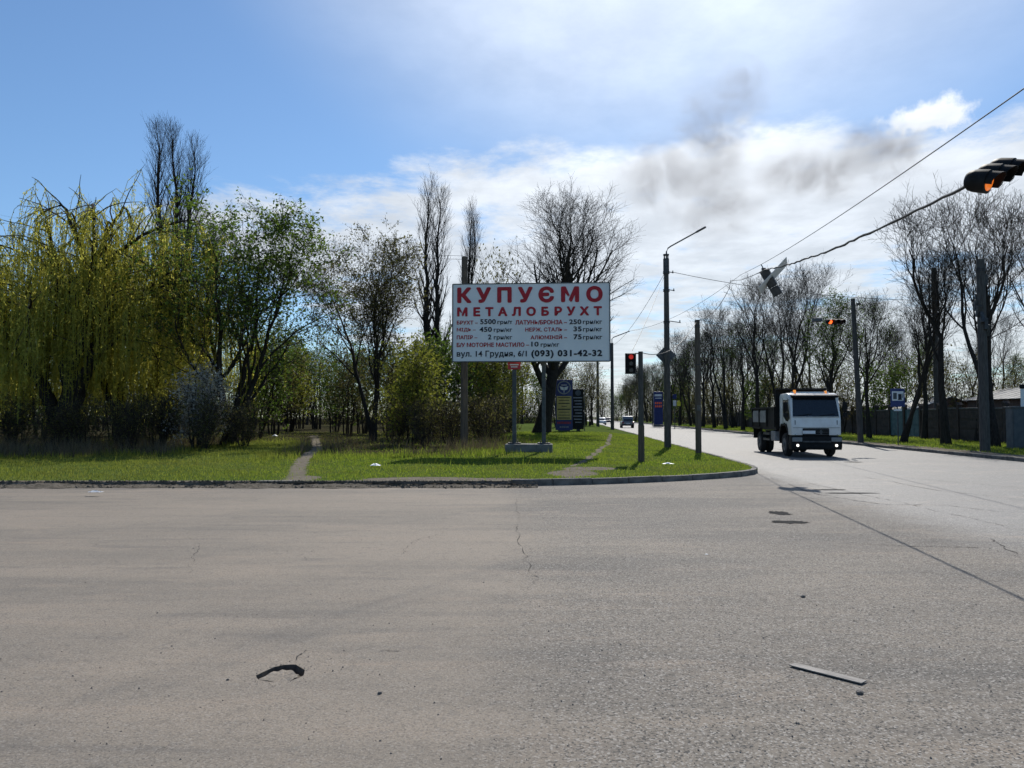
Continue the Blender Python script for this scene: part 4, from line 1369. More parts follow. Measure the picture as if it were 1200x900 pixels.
strap(p7, h7 - 0.4, 0.19, 3); strap(p6, h6 - 0.3, 0.13)
# overgrown bundle on the thick pole
cl = MB()
rq = random.Random(5)
for k in range(9):
    a = k * 0.7
    cl.box((0.2 * math.cos(a), 0.2 * math.sin(a), h7 - 0.9 - 0.28 * k), (0.16, 0.16, 0.5), Matrix.Rotation(rq.uniform(-.3, .3), 3, 'X'), 0.02)
cl.build('cable_boxes', M['darksteel'], p7)


def signal_head(parent, axis, face, origin, n=3, pitch=0.27, rad=0.105, lit=None, litmat='red_lit', hood=0.2, body='black', dome=False):
    """housing with n lenses in a row along axis, looking along face"""
    axis = Vector(axis).normalized(); face = Vector(face).normalized()
    face = (face - axis * face.dot(axis)).normalized()
    up = axis.cross(face)
    if up.z < 0: up = -up
    rot = Matrix((axis, up, -face)).transposed()
    o = Vector(origin)
    b_ = MB()
    for k in range(n):
        c_ = o + axis * pitch * k
        if dome:
            b_.tube([tuple(c_ - face * q_) for q_ in (0.25, 0.235, 0.20, 0.14, 0.0, -0.004)], [rad * q_ for q_ in (0.25, 0.72, 1.0, 1.14, 1.2, 1.02)], 20)
        else:
            b_.box(tuple(c_ - face * 0.09), (pitch - 0.012, 0.275, 0.17), rot, 0.02)
    if dome:
        b_.tube([tuple(o - axis * pitch * 0.35 - face * 0.12), tuple(o + axis * pitch * (n - 0.65) - face * 0.12)], rad * 0.75, 12)
    b_.build('housing', M[body], parent, dome)
    worldup = Vector((0, 0, 1))
    hu = (worldup - face * worldup.dot(face)).normalized()
    hs = face.cross(hu)
    for k in range(n):
        c_ = o + axis * pitch * k
        lens = MB()
        lens.cyl(tuple(c_ - face * 0.01), tuple(c_ + face * 0.012), rad, rad * 0.86, 20)
        lens.build('lens', M[litmat if k == lit else 'lens_off'], parent)
        hd = MB()
        N = 14
        rings = []
        for j in range(N + 1):
            a = math.pi * (-0.12 + 1.24 * j / N)
            dv = hs * math.cos(a) + hu * math.sin(a)
            ext = hood * (0.55 + 0.45 * max(0, math.sin(a)))
            r1_ = rad * 1.08
            rings.append([hd.b.verts.new(c_ + dv * r1_), hd.b.verts.new(c_ + dv * r1_ + face * ext), hd.b.verts.new(c_ + dv * (r1_ - 0.006) + face * ext), hd.b.verts.new(c_ + dv * (r1_ - 0.006))])
        for a_, c2_ in zip(rings, rings[1:]):
            for q in range(4):
                hd.b.faces.new((a_[q], a_[(q + 1) % 4], c2_[(q + 1) % 4], c2_[q]))
        bmesh.ops.recalc_face_normals(hd.b, faces=hd.b.faces[:])
        hd.build('visor', M[body], parent, True)


# traffic light on the short post
pt, ht = concrete_pole(751, 25, 412, 0.095, 0.075, 'short weathered post on the grass corner carrying the red traffic light', m='concrete', name='signal_post')
pt['category'] = 'post'
MB().cyl((0, 0, -0.25), (0.006, 0, 1.22), 0.112, 0.10, 12).build('wooden_stub', M['wood'], pt, True)
MB().box((-0.16, 0, ht - 0.72), (0.22, 0.03, 0.03)).box((-0.10, 0, ht - 0.06), (0.14, 0.03, 0.03)).build('bracket', M['darksteel'], pt)
tl = empty('traffic_light', (pt.location.x, pt.location.y, pt.location.z), 0, 'small upright traffic light showing red, on the short grass-corner post', 'traffic light')
tc = at(739.5, 417.5, 25) - tl.location
signal_head(tl, (0, 0, -1), (-0.25, -1, -0.03), (tc.x, -0.02, tc.z - 0.02), 3, 0.215, 0.08, 0, 'red_lit', 0.12)
MB().box((tc.x, 0.10, tc.z - 0.235), (0.36, 0.012, 0.68)).build('back_plate', M['black'], tl)

# near hanging light, top right
A0 = at(1142, 213, 8.6)
NAX = Vector((0.25, 0.16, 0.125)).normalized()
nl = empty('hanging_traffic_light', A0, 0, 'dark hanging traffic light with lit amber lens at the top right corner', 'traffic light')
signal_head(nl, NAX, (0.66, -0.70, -0.28), (0.10, -0.1, -0.03), 3, 0.30, 0.112, 0, 'amber_lit', 0.14, dome=True)
# the one with the white back plate
C1 = at(904, 331, 23)
ml = empty('hanging_traffic_light', C1, 0, 'hanging traffic light with tilted white back plate on the span cable', 'traffic light')
ax = (at(913, 349, 23) - at(894, 316, 23)).normalized()
signal_head(ml, ax, (0.45, 0.88, 0.1), -ax * 0.29, 3, 0.29, 0.10, None, 'lens_off', 0.16, 'darksteel')
pd = (at(922, 306, 23) - at(890, 341, 23))
vw = (C1 - Vector((0, 0, EYE))).normalized()
pe = pd.normalized().cross(vw).normalized()
e2 = (vw * 0.94 - pe * 0.34).normalized()
pn = pd.normalized().cross(e2).normalized()
pm = Matrix((pd.normalized(), pd.normalized().cross(pn), pn)).transposed()
pc = (at(922, 306, 23) + at(890, 341, 23)) / 2 - C1 - vw * 0.12
MB().box(tuple(pc), (pd.length, 0.50, 0.012), pm, 0.004).build('back_plate', M['plate'], ml)
MB().box(tuple(-ax * 0.47), (0.12, 0.05, 0.06)).tube([tuple(-ax * 0.45), tuple(-ax * 0.62)], 0.015, 6).build('hanger', M['darksteel'], ml)
# the far one over the truck
C2 = at(973, 377, 36)
fl = empty('hanging_traffic_light', C2, 0, 'small hanging traffic light glowing orange-red above the white truck', 'traffic light')
signal_head(fl, (1, 0.25, 0.02), (-0.30, -1, -0.15), (0, 0, 0), 3, 0.30, 0.12, 0, 'orange_red_lit', 0.22, dome=True)
MB().box((-0.62, 0, 0.08), (0.40, 0.25, 0.18), None, 0.03).build('junction_box', M['signback'], fl)

# cables
def cable(name, pts, r, label, m='cable'):
    o = MB().tube(pts, r, 6).build(name, M[m], None, True)
    return tag(o, label, 'cable')


lampw = LAMP.location
J = at(856, 329, 34)
span_a = Vector((lampw.x + 0.34, lampw.y, at(785, 319, 37).z))
span_b = Vector((p7.location.x, p7.location.y, at(1153, 352, 33.5).z))
cable('span_cable', sag(span_a, span_b, 0.42, 24), 0.012, 'thin span wire from the corner lamp post across to the thick pole')
hg = at(895, 316.5, 23)
c_pts = sag(J, hg, 0.10, 12)[:-1] + sag(hg, A0, 0.16, 48)
rq = random.Random(3)
c_rad = [0.011 + (0.012 * (0.35 + 0.65 * rq.random()) if i > 10 else 0.0) for i in range(61)]
o = MB().tube([p_ + Vector((0, 0, rq.uniform(-.012, .017))) for p_ in c_pts], c_rad, 7).build('feed_cable', M['cable'], None, True)
tag(o, 'black wrapped cable rising to the near traffic light at top right', 'cable')
A1 = A0 + NAX * 0.8
cable('feed_cable', sag(A1, A1 + Vector((6.5, 2.4, 1.6)), 0.15), 0.022, 'cable end running on from the near traffic light out of frame')
top5 = Vector((p5.location.x + 0.02, p5.location.y, p5.location.z + h5))
topt = Vector((pt.location.x, pt.location.y, pt.location.z + ht - 0.02))
cable('droop_cable', [J, at(855, 337, 33.6)] + sag(at(855, 337, 33.6), top5, 0.35, 12)[1:] + sag(top5, topt, 0.55, 16)[1:], 0.013, 'sagging cable from the cable joint over the short pole to the signal post')
cable('overhead_wire', sag(at(1290, 40, 12), at(868, 322, 60), 0.3, 30) + sag(at(868, 322, 60), at(738, 388, 83), 0.8, 12)[1:], 0.014, 'thin straight overhead wire crossing the sky at upper right')
cable('guy_wire', sag(Vector((lampw.x - 0.12, lampw.y, at(782, 325, 37).z)), at(741, 411, 25.2), 0.12, 12), 0.009, 'thin wire from the corner lamp post down to the red traffic light')
cable('guy_wire', sag(Vector((lampw.x - 0.12, lampw.y, at(782, 322, 37).z)), at(717, 405, 84), 0.6, 12), 0.012, 'thin wire between the two lamp posts')
cable('signal_wire', sag(top5, Vector((p6.location.x - 0.3, p6.location.y, p6.location.z + h6 - 0.1)), 0.75, 20), 0.010, 'wire carrying the small far traffic light above the truck')
cable('signal_wire', sag(fl.location + Vector((0.3, 0, 0.14)), fl.location + Vector((0.32, 0.1, 0.75)), 0.0, 3), 0.010, 'short hanger of the small far traffic light')
for k, (pa, pb) in enumerate((((240, 262), (520, 286)), ((240, 268), (520, 292)))):
    cable('power_line', sag(at(-60, 236 + 9 * k, 95), at(544, 300 + 4 * k, 34.5), 1.2, 20), 0.008, ['upper', 'lower'][k] + ' of two hair-thin power lines running left from the wooden pole')


def sheet(o, c, w_, h_, m, name, t_=0.02, y=0.0):
    return MB().box((c[0], y, c[1]), (w_, t_, h_), None, min(t_ * .2, .004)).build(name, M[m], o)


# advertising totems by the verge
q = gp(661, 62)
tt = empty('sign_totem', q, R(-4), 'blue sign totem with white round emblem and ochre panel beyond the billboard', 'sign')
sc_ = 62 / 900
zt, zb = at(661, 445, 62).z - q.z, at(661, 504, 62).z - q.z
ww = 20 * sc_
HH = zt - zb
MB().box((0, 0.15, zb + HH / 2), (ww, 0.3, HH), None, 0.02).build('cabinet', M['signnavy'], tt)
zc = zb + HH * 0.845
ringb = MB()
N = 28
ra, rb_ = ww * 0.40, ww * 0.335
v0 = [[ringb.b.verts.new((r_ * math.cos(k * 6.28318 / N), -0.006, zc + r_ * math.sin(k * 6.28318 / N))) for k in range(N)] for r_ in (ra, rb_)]
for k in range(N):
    ringb.b.faces.new((v0[0][k], v0[0][(k + 1) % N], v0[1][(k + 1) % N], v0[1][k]))
ringb.build('emblem_ring', M['truckgrey'], tt)
em = MB()
em.prism([(-0.42 * ww * .6, zc + .10), (-.02, zc + .02), (-.02, zc - .24), (-0.42 * ww * .45, zc - .16)], 1, -0.012, -0.003)
em.prism([(0.42 * ww * .6, zc + .10), (.02, zc + .02), (.02, zc - .24), (0.42 * ww * .45, zc - .16)], 1, -0.012, -0.003)
em.box((0, -0.008, zc - 0.33), (0.05, 0.008, 0.16)).box((0, -0.008, zc + 0.20), (0.45, 0.008, 0.05))
em.build('emblem', M['plate'], tt)
sheet(tt, (0, zb + HH * 0.44), ww * 0.86, HH * 0.47, 'signyellow', 'ochre_panel', 0.02, -0.012)
tx = MB()
for k, (wq, th) in enumerate(((.72, .06), (.6, .05), (.66, .07), (.3, .05), (.76, .085), (.6, .045), (.68, .05), (.7, .075))):
    tx.box((0, -0.026, zb + HH * (0.645 - 0.058 * k)), (ww * wq, 0.006, th))
tx.build('print_lines', M['dark_ink'], tt)
rd = MB()
for k in range(9):
    rd.box((ww * (-.36 + .09 * k), -0.006, zb + HH * 0.145), (ww * 0.06, 0.008, 0.17))
rd.build('red_print', M['signred'], tt)
wp = MB()
for k in range(5):
    wp.box((ww * (-.22 + .11 * k), -0.006, zb + HH * 0.062), (ww * 0.075, 0.008, 0.13))
wp.build('white_print', M['truckgrey'], tt)
MB().box((0, 0.15, zb / 2), (ww * 0.7, 0.24, zb), None, 0.02).build('foot', M['cabinet'], tt)

q = gp(677.5, 64)
t2 = empty('sign_totem', q, R(-4), 'narrow dark sign totem with rows of white print, right of the blue totem', 'sign')
zt, zb2 = at(678, 456, 64).z - q.z, at(678, 503, 64).z - q.z
w2_ = 13 * 64 / 900
MB().box((0, 0.12, (zt + zb2) / 2), (w2_, 0.24, zt - zb2), None, 0.02).build('cabinet', M['truckblack'], t2)
wp = MB()
wp.cyl((0, -0.004, zt - 0.32), (0, -0.012, zt - 0.32), 0.24, 0.24, 16)
wp.build('emblem', M['cabinet'], t2)
wp = MB()
for k in range(9):
    wp.box((-0.04 + 0.03 * (k % 3), -0.005, zt - 0.72 - 0.255 * k), (w2_ * (0.82 - 0.12 * (k % 3)), 0.008, 0.085))
wp.build('print_lines', M['truckgrey'], t2)
MB().box((0, 0.12, zb2 / 2), (0.3, 0.18, zb2 + 0.3)).build('foot', M['darksteel'], t2)
MB().box((w2_ / 2 + 0.07, 0.12, zt * 0.5), (0.06, 0.06, zt)).build('side_post', M['fencecap'], t2)

# fuel station price pylon far right of the lamp post
q = gpr(771.5, 118)
pp = empty('price_pylon', q, 0, 'far blue fuel price pylon with white top and orange digits behind the lamp post', 'sign')
zt = at(770, 459, 118).z - q.z
wq = 10.5 * 118 / 900
MB().box((0, 0.15, zt / 2 + 0.15), (wq, 0.3, zt - 0.3), None, 0.03).build('cabinet', M['signblue'], pp)
MB().box((0, -0.008, zt - 0.55), (wq * 0.8, 0.012, 0.32)).box((0, -0.008, zt - 1.0), (wq * 0.7, 0.012, 0.12)).build('white_band', M['plate'], pp)
dg = MB()
for r_ in range(2):
    for k in range(4):
        dg.box((wq * (-.3 + .2 * k), -0.008, zt - 1.75 - 0.5 * r_), (wq * 0.12, 0.012, 0.3))
dg.build('digits', M['digit_lit'], pp)
MB().box((0, 0.15, 0.1), (wq * 1.1, 0.5, 0.3)).build('foot', M['plinth'], pp)
MB().cyl((-wq / 2 - 0.25, 0.1, 0), (-wq / 2 - 0.25, 0.1, zt), 0.05, 0.05, 8).build('side_post', M['steel'], pp)

# far crossing signs
q = gpr(790.5, 104)
cs = empty('road_sign', q, 0, 'small far post with blue, white and yellow plates right of the lamp post', 'sign')
MB().cyl((0, 0, -0.2), (0, 0, at(790, 462, 104).z - q.z), 0.05, 0.05, 8).build('post', M['steel'], cs)
zz = at(790, 472.5, 104).z - q.z
sheet(cs, (0.0, zz + 0.9), 0.5, 0.6, 'signblue', 'blue_plate', 0.02, -0.07)
sheet(cs, (0.0, zz), 0.42, 0.75, 'plate', 'white_plate', 0.02, -0.07)
MB().prism([(0.32, zz - .38), (0.78, zz - .38), (0.82, zz + .05), (0.62, zz + .42), (0.42, zz + .3), (.3, zz)], 1, -0.08, -0.06).build('yellow_plate', M['signbrightyellow'], cs)

# blue fuel sign on the right verge
q = gpr(1052, 41)
fs = empty('fuel_sign', q, R(-8), 'blue roadside sign with white square and black pump symbol on a thin post', 'sign')
zc = at(1050, 466, 41).z - q.z
MB().cyl((0, 0.05, -0.2), (0, 0.05, zc + 0.45), 0.028, 0.028, 10).build('post', M['steel'], fs)
sheet(fs, (0, zc), 0.72, 0.98, 'signblue', 'blue_plate')
sheet(fs, (0, zc + 0.09), 0.58, 0.50, 'plate', 'white_panel', 0.02, -0.006)
ic = MB()
ic.box((0.11, -0.018, zc + 0.05), (0.17, 0.008, 0.30)).box((0.235, -0.018, zc + 0.10), (0.028, 0.008, 0.24)).box((0.11, -0.018, zc - 0.11), (0.22, 0.008, 0.03))
ic.build('pump_symbol', M['dark_ink'], fs)
MB().box((-0.14, -0.018, zc + 0.09), (0.18, 0.008, 0.34)).build('pictogram', M['cabinet'], fs)
sheet(fs, (0, zc - 0.66), 0.40, 0.10, 'plate', 'lower_plate', 0.02, 0.02)

# ------------------------------------------------------------------ fence, gate, sheds, cabinet
FD = Vector((0.076, 1, 0)).normalized()
fang = math.atan2(FD.y, FD.x)
FO = Vector((24.3, 0, 0.17))
fence = empty('concrete_fence', FO + FD * 30, 0, 'long brown concrete panel fence with posts behind the right verge', 'fence')
pan_me, post_me, cap_me = None, None, None
PAN = 2.6
for k in range(34):
    c_ = FD * (PAN * (k + 0.5))
    gate = k in (9, 10)
    if not gate:
        if pan_me is None:
            b_ = MB().box((0, 0, 0.95), (PAN - 0.26, 0.09, 1.95))
            for j in range(3):
                b_.box((0, 0.055, 0.4 + 0.58 * j), (PAN - 0.5, 0.03, 0.42), None, 0.01)
            o = b_.build('panel', M['fence'], fence); pan_me = o.data
            o2 = MB().box((0, 0, 1.975), (PAN - 0.24, 0.16, 0.09), None, 0.015).build('panel_cap', M['fencecap'], fence); cap_me = o2.data
        else:
            o = bpy.data.objects.new('panel', pan_me); COL.objects.link(o); o.parent = fence
            o2 = bpy.data.objects.new('panel_cap', cap_me); COL.objects.link(o2); o2.parent = fence
        for x_ in (o, o2):
            x_.location = c_; x_.rotation_euler = (0, 0, fang)
        o.location.z += 0.03 * math.sin(k * 2.1); o2.location.z += 0.03 * math.sin(k * 2.1)
    if post_me is None:
        o = MB().box((0, 0, 1.05), (0.24, 0.24, 2.3)).prism([(-.17, 2.2), (.17, 2.2), (0, 2.36)], 1, -0.17, 0.17).build('fence_post', M['fence'], fence); post_me = o.data
    else:
        o = bpy.data.objects.new('fence_post', post_me); COL.objects.link(o); o.parent = fence
    o.location = FD * (PAN * k); o.rotation_euler = (0, 0, fang)
gt = empty('metal_gate', FO + FD * (30 + PAN * 9), fang, 'teal sheet metal gate set into the brown fence behind the lindens', 'gate')
for j in range(2):
    b_ = MB()
    for i in range(8):
        b_.box((0.14 + PAN * j + (PAN - 0.1) / 8 * (i + 0.5), 0.01 * (i % 2), 1.02), ((PAN - 0.1) / 8 - 0.004, 0.03, 1.9))
    b_.build('gate_leaf', M['teal'], gt)


def shed(x, y, L_, W_, hw, hr, label, roofm, wallm='shedwall', name='shed'):
    o = empty(name, (x, y, 0.15), fang, label, 'shed')
    MB().prism([(-W_ / 2, -0.2), (W_ / 2, -0.2), (W_ / 2, hw), (0, hr), (-W_ / 2, hw)], 0, -L_ / 2, L_ / 2).build('wall', M[wallm], o)
    sl = math.atan2(hr - hw, W_ / 2)
    ln = math.hypot(hr - hw, W_ / 2) + 0.35
    for sg in (-1, 1):
        b_ = MB()
        nst = int(L_ / 0.5)
        for i in range(nst):
            b_.box((-L_ / 2 - 0.15 + (L_ + 0.3) / nst * (i + 0.5), sg * (ln / 2 * math.cos(sl)), hr + 0.05 - ln / 2 * math.sin(sl) + 0.012 * (i % 2)), ((L_ + 0.3) / nst - 0.002, ln, 0.05), Matrix.Rotation(-sg * sl, 3, 'X'))
        b_.build('roof', M[roofm], o)
    for i in range(3):
        wd = MB().box((-L_ / 3 + i * L_ / 3, W_ / 2 + 0.01, hw * 0.55), (0.9, 0.06, 0.9)).build('window', M['glass'], o)
    return o


shed(33.6, 61, 5.0, 5.0, 2.1, 2.95, 'small shed with pale bright roof behind the fence near the blue sign', 'roofpale')
shed(36.0, 52, 9.0, 5.5, 2.7, 3.5, 'long low shed with grey roof behind the fence', 'roof')
shed(33.0, 41.5, 7.0, 5.0, 2.7, 3.35, 'brick shed with light grey roof at the right picture edge', 'roofpale')
shed(34.4, 72, 8.0, 5.0, 2.0, 2.6, 'low shed with grey roof, farthest behind the fence', 'roof')

q = gpr(1199, 35)
cb = empty('utility_cabinet', q, R(-6), 'grey metal utility cabinet with white notice at the right edge', 'cabinet')
zt = at(1190, 478, 35).z - q.z
MB().box((0.1, 0.3, zt / 2), (1.15, 0.6, zt), None, 0.015).build('body', M['cabinet'], cb)
MB().box((0.1, 0.3, zt + 0.03), (1.25, 0.72, 0.06), None, 0.01).build('top', M['signback'], cb)
for s__ in (-1, 1):
    dd_ = MB().box((0.1 + s__ * 0.275, -0.012, zt / 2), (0.53, 0.024, zt - 0.2), None, 0.006).build('door', M['cabinet'], cb)
    MB().box((0.1 + s__ * 0.07, -0.04, zt * 0.5), (0.03, 0.04, 0.16)).build('handle', M['darksteel'], dd_)
MB().box((0.28, 0.05, zt + 0.47), (0.72, 0.03, 0.82), None, 0.004).box((0.28, 0.09, zt + 0.28), (0.06, 0.05, 0.56)).build('notice_board', M['plate'], cb)
MB().box((0.28, 0.05, zt + 0.98), (0.76, 0.08, 0.2), None, 0.01).build('notice_header', M['black'], cb)

# ------------------------------------------------------------------ truck
TY = 31.0
tx0 = (956 - 600) / FPX * TY
tk = empty('truck', (tx0, TY, 0.0), -0.076, 'white-cab tipper truck with dark bed driving towards the camera', 'truck')
tk.scale = (1, 1, 1.03)
CW = 0.98
cab_prof = [(0.02, 0.86), (0.0, 1.20), (0.03, 1.58), (0.27, 2.36), (0.42, 2.50), (0.7, 2.54), (1.62, 2.52), (1.72, 2.42), (1.75, 1.05), (1.55, 1.05), (1.50, 1.15), (1.35, 1.28), (0.75, 1.28), (0.6, 1.15), (0.52, 0.86)]
cabo = MB().prism(cab_prof, 0, -CW, CW, 0.045).build('cab', M['truckwhite'], tk, True)
# windscreen, side windows
def rake(z): return 0.03 + (z - 1.58) / (2.36 - 1.58) * 0.24
ws = MB()
za, zb_ = 1.60, 2.345
ws.b.faces.new([ws.b.verts.new(p_) for p_ in ((-CW + .07, rake(za) - .010, za), (CW - .07, rake(za) - .010, za), (CW - .13, rake(zb_) - .010, zb_), (-CW + .13, rake(zb_) - .010, zb_))])
w_o = ws.build('windscreen', M['glass'], tk)
MB().tube([(-0.75, rake(1.62) - .03, 1.62), (-0.15, rake(1.72) - .03, 1.70)], 0.012, 5).tube([(0.15, rake(1.62) - .03, 1.62), (0.75, rake(1.72) - .03, 1.70)], 0.012, 5).build('wiper', M['black'], w_o)
MB().prism([(0.18, 2.34), (0.05, 2.36), (0.06, 2.43), (0.33, 2.47)], 0, -CW + 0.06, CW - 0.06).build('sun_visor', M['black'], tk)
for sg in (-1, 1):
    sw = MB()
    sw.b.faces.new([sw.b.verts.new((sg * (CW + 0.006), y_, z_)) for y_, z_ in ((0.20, 1.55), (0.42, 2.25), (1.15, 2.28), (1.15, 1.62), (0.75, 1.42), (0.45, 1.40))][::sg])
    sw.build('side_window', M['glass'], tk)
    dl = MB()
    dl.box((sg * (CW + 0.002), 1.20, 1.80), (0.012, 0.018, 1.1)).box((sg * (CW + 0.002), 0.98, 1.33), (0.03, 0.16, 0.035))
    dl.build('door_handle', M['black'], tk)
    mr = MB()
    mr.box((sg * (CW + 0.19), 0.12, 1.98), (0.17, 0.12, 0.40), None, 0.03).box((sg * (CW + 0.19), 0.12, 1.66), (0.16, 0.11, 0.17), None, 0.03)
    mr.tube([(sg * CW, 0.28, 2.26), (sg * (CW + 0.19), 0.12, 2.24), (sg * (CW + 0.19), 0.12, 1.55), (sg * CW, 0.22, 1.5)], 0.016, 6)
    mr.build('mirror', M['black'], tk, True)
    hl = MB().box((sg * (CW - 0.21), -0.055, 0.70), (0.40, 0.06, 0.17), Matrix.Rotation(sg * -0.10, 3, 'Z'), 0.02).build('headlight', M['lampglass'], tk)
    MB().cyl((sg * (CW - 0.22), -0.095, 0.47), (sg * (CW - 0.22), -0.07, 0.47), 0.05, 0.05, 14).build('fog_light', M['fog_lit'], tk)
    fl_ = MB().prism([(0.02, 0.88), (0.0, 1.45), (0.06, 1.45), (0.08, 0.88)], 0, sg * (CW - 0.17), sg * (CW - 0.14)).build('air_deflector', M['cabinet'], tk)
    MB().prism([(0.45, 0.50), (0.50, 0.9), (0.62, 1.1), (0.78, 1.24), (1.34, 1.24), (1.5, 1.1), (1.6, 0.9), (1.66, 0.5), (1.72, 0.5), (1.7, 1.08), (1.42, 1.31), (0.7, 1.31), (0.5, 1.12), (0.36, 0.5)], 0, sg * (CW - 0.3), sg * (CW + 0.03)).build('wheel_arch', M['black'], tk)
gr = MB().box((-0.02, -0.012, 0.99), (1.04, 0.05, 0.30), None, 0.03).build('grille', M['black'], tk)
for k in range(3):
    MB().box((-0.02, -0.042, 0.90 + 0.09 * k), (0.98, 0.02, 0.022)).build('grille_bar', M['darksteel'], gr)
MB().prism([(0.10, 0.99), (0.17, 1.10), (0.24, 0.99), (0.17, 0.88)], 1, -0.065, -0.05).build('emblem', M['steel'], gr)
MB().box((-0.30, -0.05, 0.985), (0.50, 0.015, 0.12), None, 0.003).build('number_plate', M['plate'], tk)
bp_ = MB().prism([(-CW + .0, 0.30), (CW - .0, 0.30), (CW + 0.02, 0.45), (CW + 0.01, 0.83), (-CW - 0.01, 0.83), (-CW - 0.02, 0.45)], 1, -0.05, 0.36, 0.03)
bp_.box((0, -0.06, 0.42), (1.4, 0.05, 0.16), None, 0.02)
bp_.build('bumper', M['black'], tk, True)
MB().box((0, -0.075, 0.62), (1.1, 0.02, 0.06)).build('bumper_slot', M['darksteel'], tk)
for xq, hh_ in ((-0.66, 0.13), (0.58, 0.09)):
    MB().cyl((xq, 0.62, 2.53), (xq, 0.62, 2.53 + hh_), 0.07, 0.05, 14).build('beacon', M['beacon'], tk, True)
for zq in (1.575, 1.16):
    MB().box((0, 0.0 if zq < 1.5 else 0.018, zq), (2 * CW - 0.12, 0.02, 0.012)).build('panel_seam', M['darksteel'], tk)
MB().box((0, 0.50, 0.45), (1.5, 0.3, 0.2)).build('engine_guard', M['black'], tk)
for sg in (-1, 1):
    MB().box((sg * (CW - 0.10), 0.30, 0.52), (0.26, 0.22, 0.05)).box((sg * (CW + 0.004), 0.47, 1.95), (0.012, 0.016, 0.75)).build('door_step', M['black'], tk)
    MB().box((sg * (CW + 0.01), 2.3, 1.10), (0.03, 0.10, 0.06)).build('side_marker', M['amber_lens'], tk)
MB().box((-0.05, 0.62, 2.56), (1.5, 0.1, 0.05)).build('beacon_bar', M['truckwhite'], tk)
# chassis, bed
MB().box((-0.42, 3.6, 0.86), (0.10, 5.2, 0.22)).box((0.42, 3.6, 0.86), (0.10, 5.2, 0.22)).box((0, 1.9, 0.86), (0.9, 0.2, 0.2)).box((0, 5.9, 0.86), (0.9, 0.2, 0.2)).build('chassis', M['black'], tk)
MB().box((-0.85, 2.55, 0.78), (0.42, 0.75, 0.42), None, 0.05).build('fuel_tank', M['truckgrey'], tk)
MB().box((0.85, 2.55, 0.78), (0.42, 0.75, 0.42), None, 0.05).build('battery_box', M['black'], tk)
BX, B0, B1, FZ, TZ = 1.06, 2.05, 6.3, 1.16, 2.0
MB().box((0, (B0 + B1) / 2, FZ - 0.06), (2 * BX, B1 - B0, 0.14)).build('bed_floor', M['truckblack'], tk)
MB().box((0, B0 + 0.03, (FZ + 2.76) / 2), (2 * BX, 0.07, 2.76 - FZ)).box((0, B0 - 0.16, 2.74), (2 * BX, 0.45, 0.06)).build('headboard', M['truckblack'], tk)
MB().box((0, B1 - 0.04, (FZ + TZ) / 2), (2 * BX, 0.07, TZ - FZ)).build('tailgate', M['truckblack'], tk)
for sg in (-1, 1):
    sdp = MB().box((sg * (BX - 0.03), (B0 + B1) / 2, (FZ + TZ) / 2), (0.06, B1 - B0 - 0.1, TZ - FZ))
    sdp.box((sg * (BX + 0.02), (B0 + B1) / 2, TZ - 0.03), (0.08, B1 - B0, 0.07))
    for k in range(4):
        sdp.box((sg * (BX + 0.015), B0 + 0.1 + k * (B1 - B0 - 0.2) / 3, (FZ + TZ) / 2), (0.07, 0.10, TZ - FZ))
    sdp.build('bed_side', M['truckblack'], tk)
    for k in (1, 2):
        yc = B0 + 0.1 + (k + 0.5) * (B1 - B0 - 0.2) / 3
        MB().prism([(yc - 0.52, FZ + 0.18), (yc + 0.52, FZ + 0.18), (yc + 0.52, TZ - 0.24), (yc + 0.40, TZ - 0.14), (yc - 0.52, TZ - 0.14)], 0, sg * (BX + 0.002), sg * (BX + 0.035), 0.008).build('side_panel', M['truckgrey'], tk)
    MB().box((sg * (BX - 0.02), (B0 + B1) / 2, FZ - 0.02), (0.03, B1 - B0 - 0.02, 0.05)).build('bed_rail', M['truckgrey'], tk)
    MB().box((sg * 1.0, 5.0, 1.08), (0.34, 1.2, 0.04)).box((sg * 1.0, 5.62, 0.85), (0.34, 0.03, 0.46)).build('mudguard', M['black'], tk)
    MB().box((sg * 1.08, 3.5, 0.62), (0.05, 1.1, 0.10)).box((sg * 1.08, 3.5, 0.86), (0.05, 1.1, 0.10)).build('side_guard', M['darksteel'], tk)
for (yw, sg, dbl) in ((1.05, -1, 0), (1.05, 1, 0), (5.0, -1, 1), (5.0, 1, 1)):
    wh = MB()
    xs_ = [sg * 0.85] if not dbl else [sg * 0.92, sg * 0.62]
    for x_ in xs_:
        wh.cyl((x_ - 0.13, yw, 0.47), (x_ + 0.13, yw, 0.47), 0.47, 0.47, 28)
    es = [e for e in wh.b.edges if e.is_manifold and e.calc_face_angle(0) > 1.0]
    bmesh.ops.bevel(wh.b, geom=es, offset=0.05, segments=2, affect='EDGES')
    wo = wh.build('wheel', M['rubber'], tk, True)
    xr = xs_[0] + sg * 0.132
    MB().cyl((xr - sg * .02, yw, 0.47), (xr + sg * .006, yw, 0.47), 0.27, 0.25, 20).cyl((xr, yw, 0.47), (xr + sg * 0.05, yw, 0.47), 0.10, 0.08, 14).build('rim', M['rim'], wo, True)


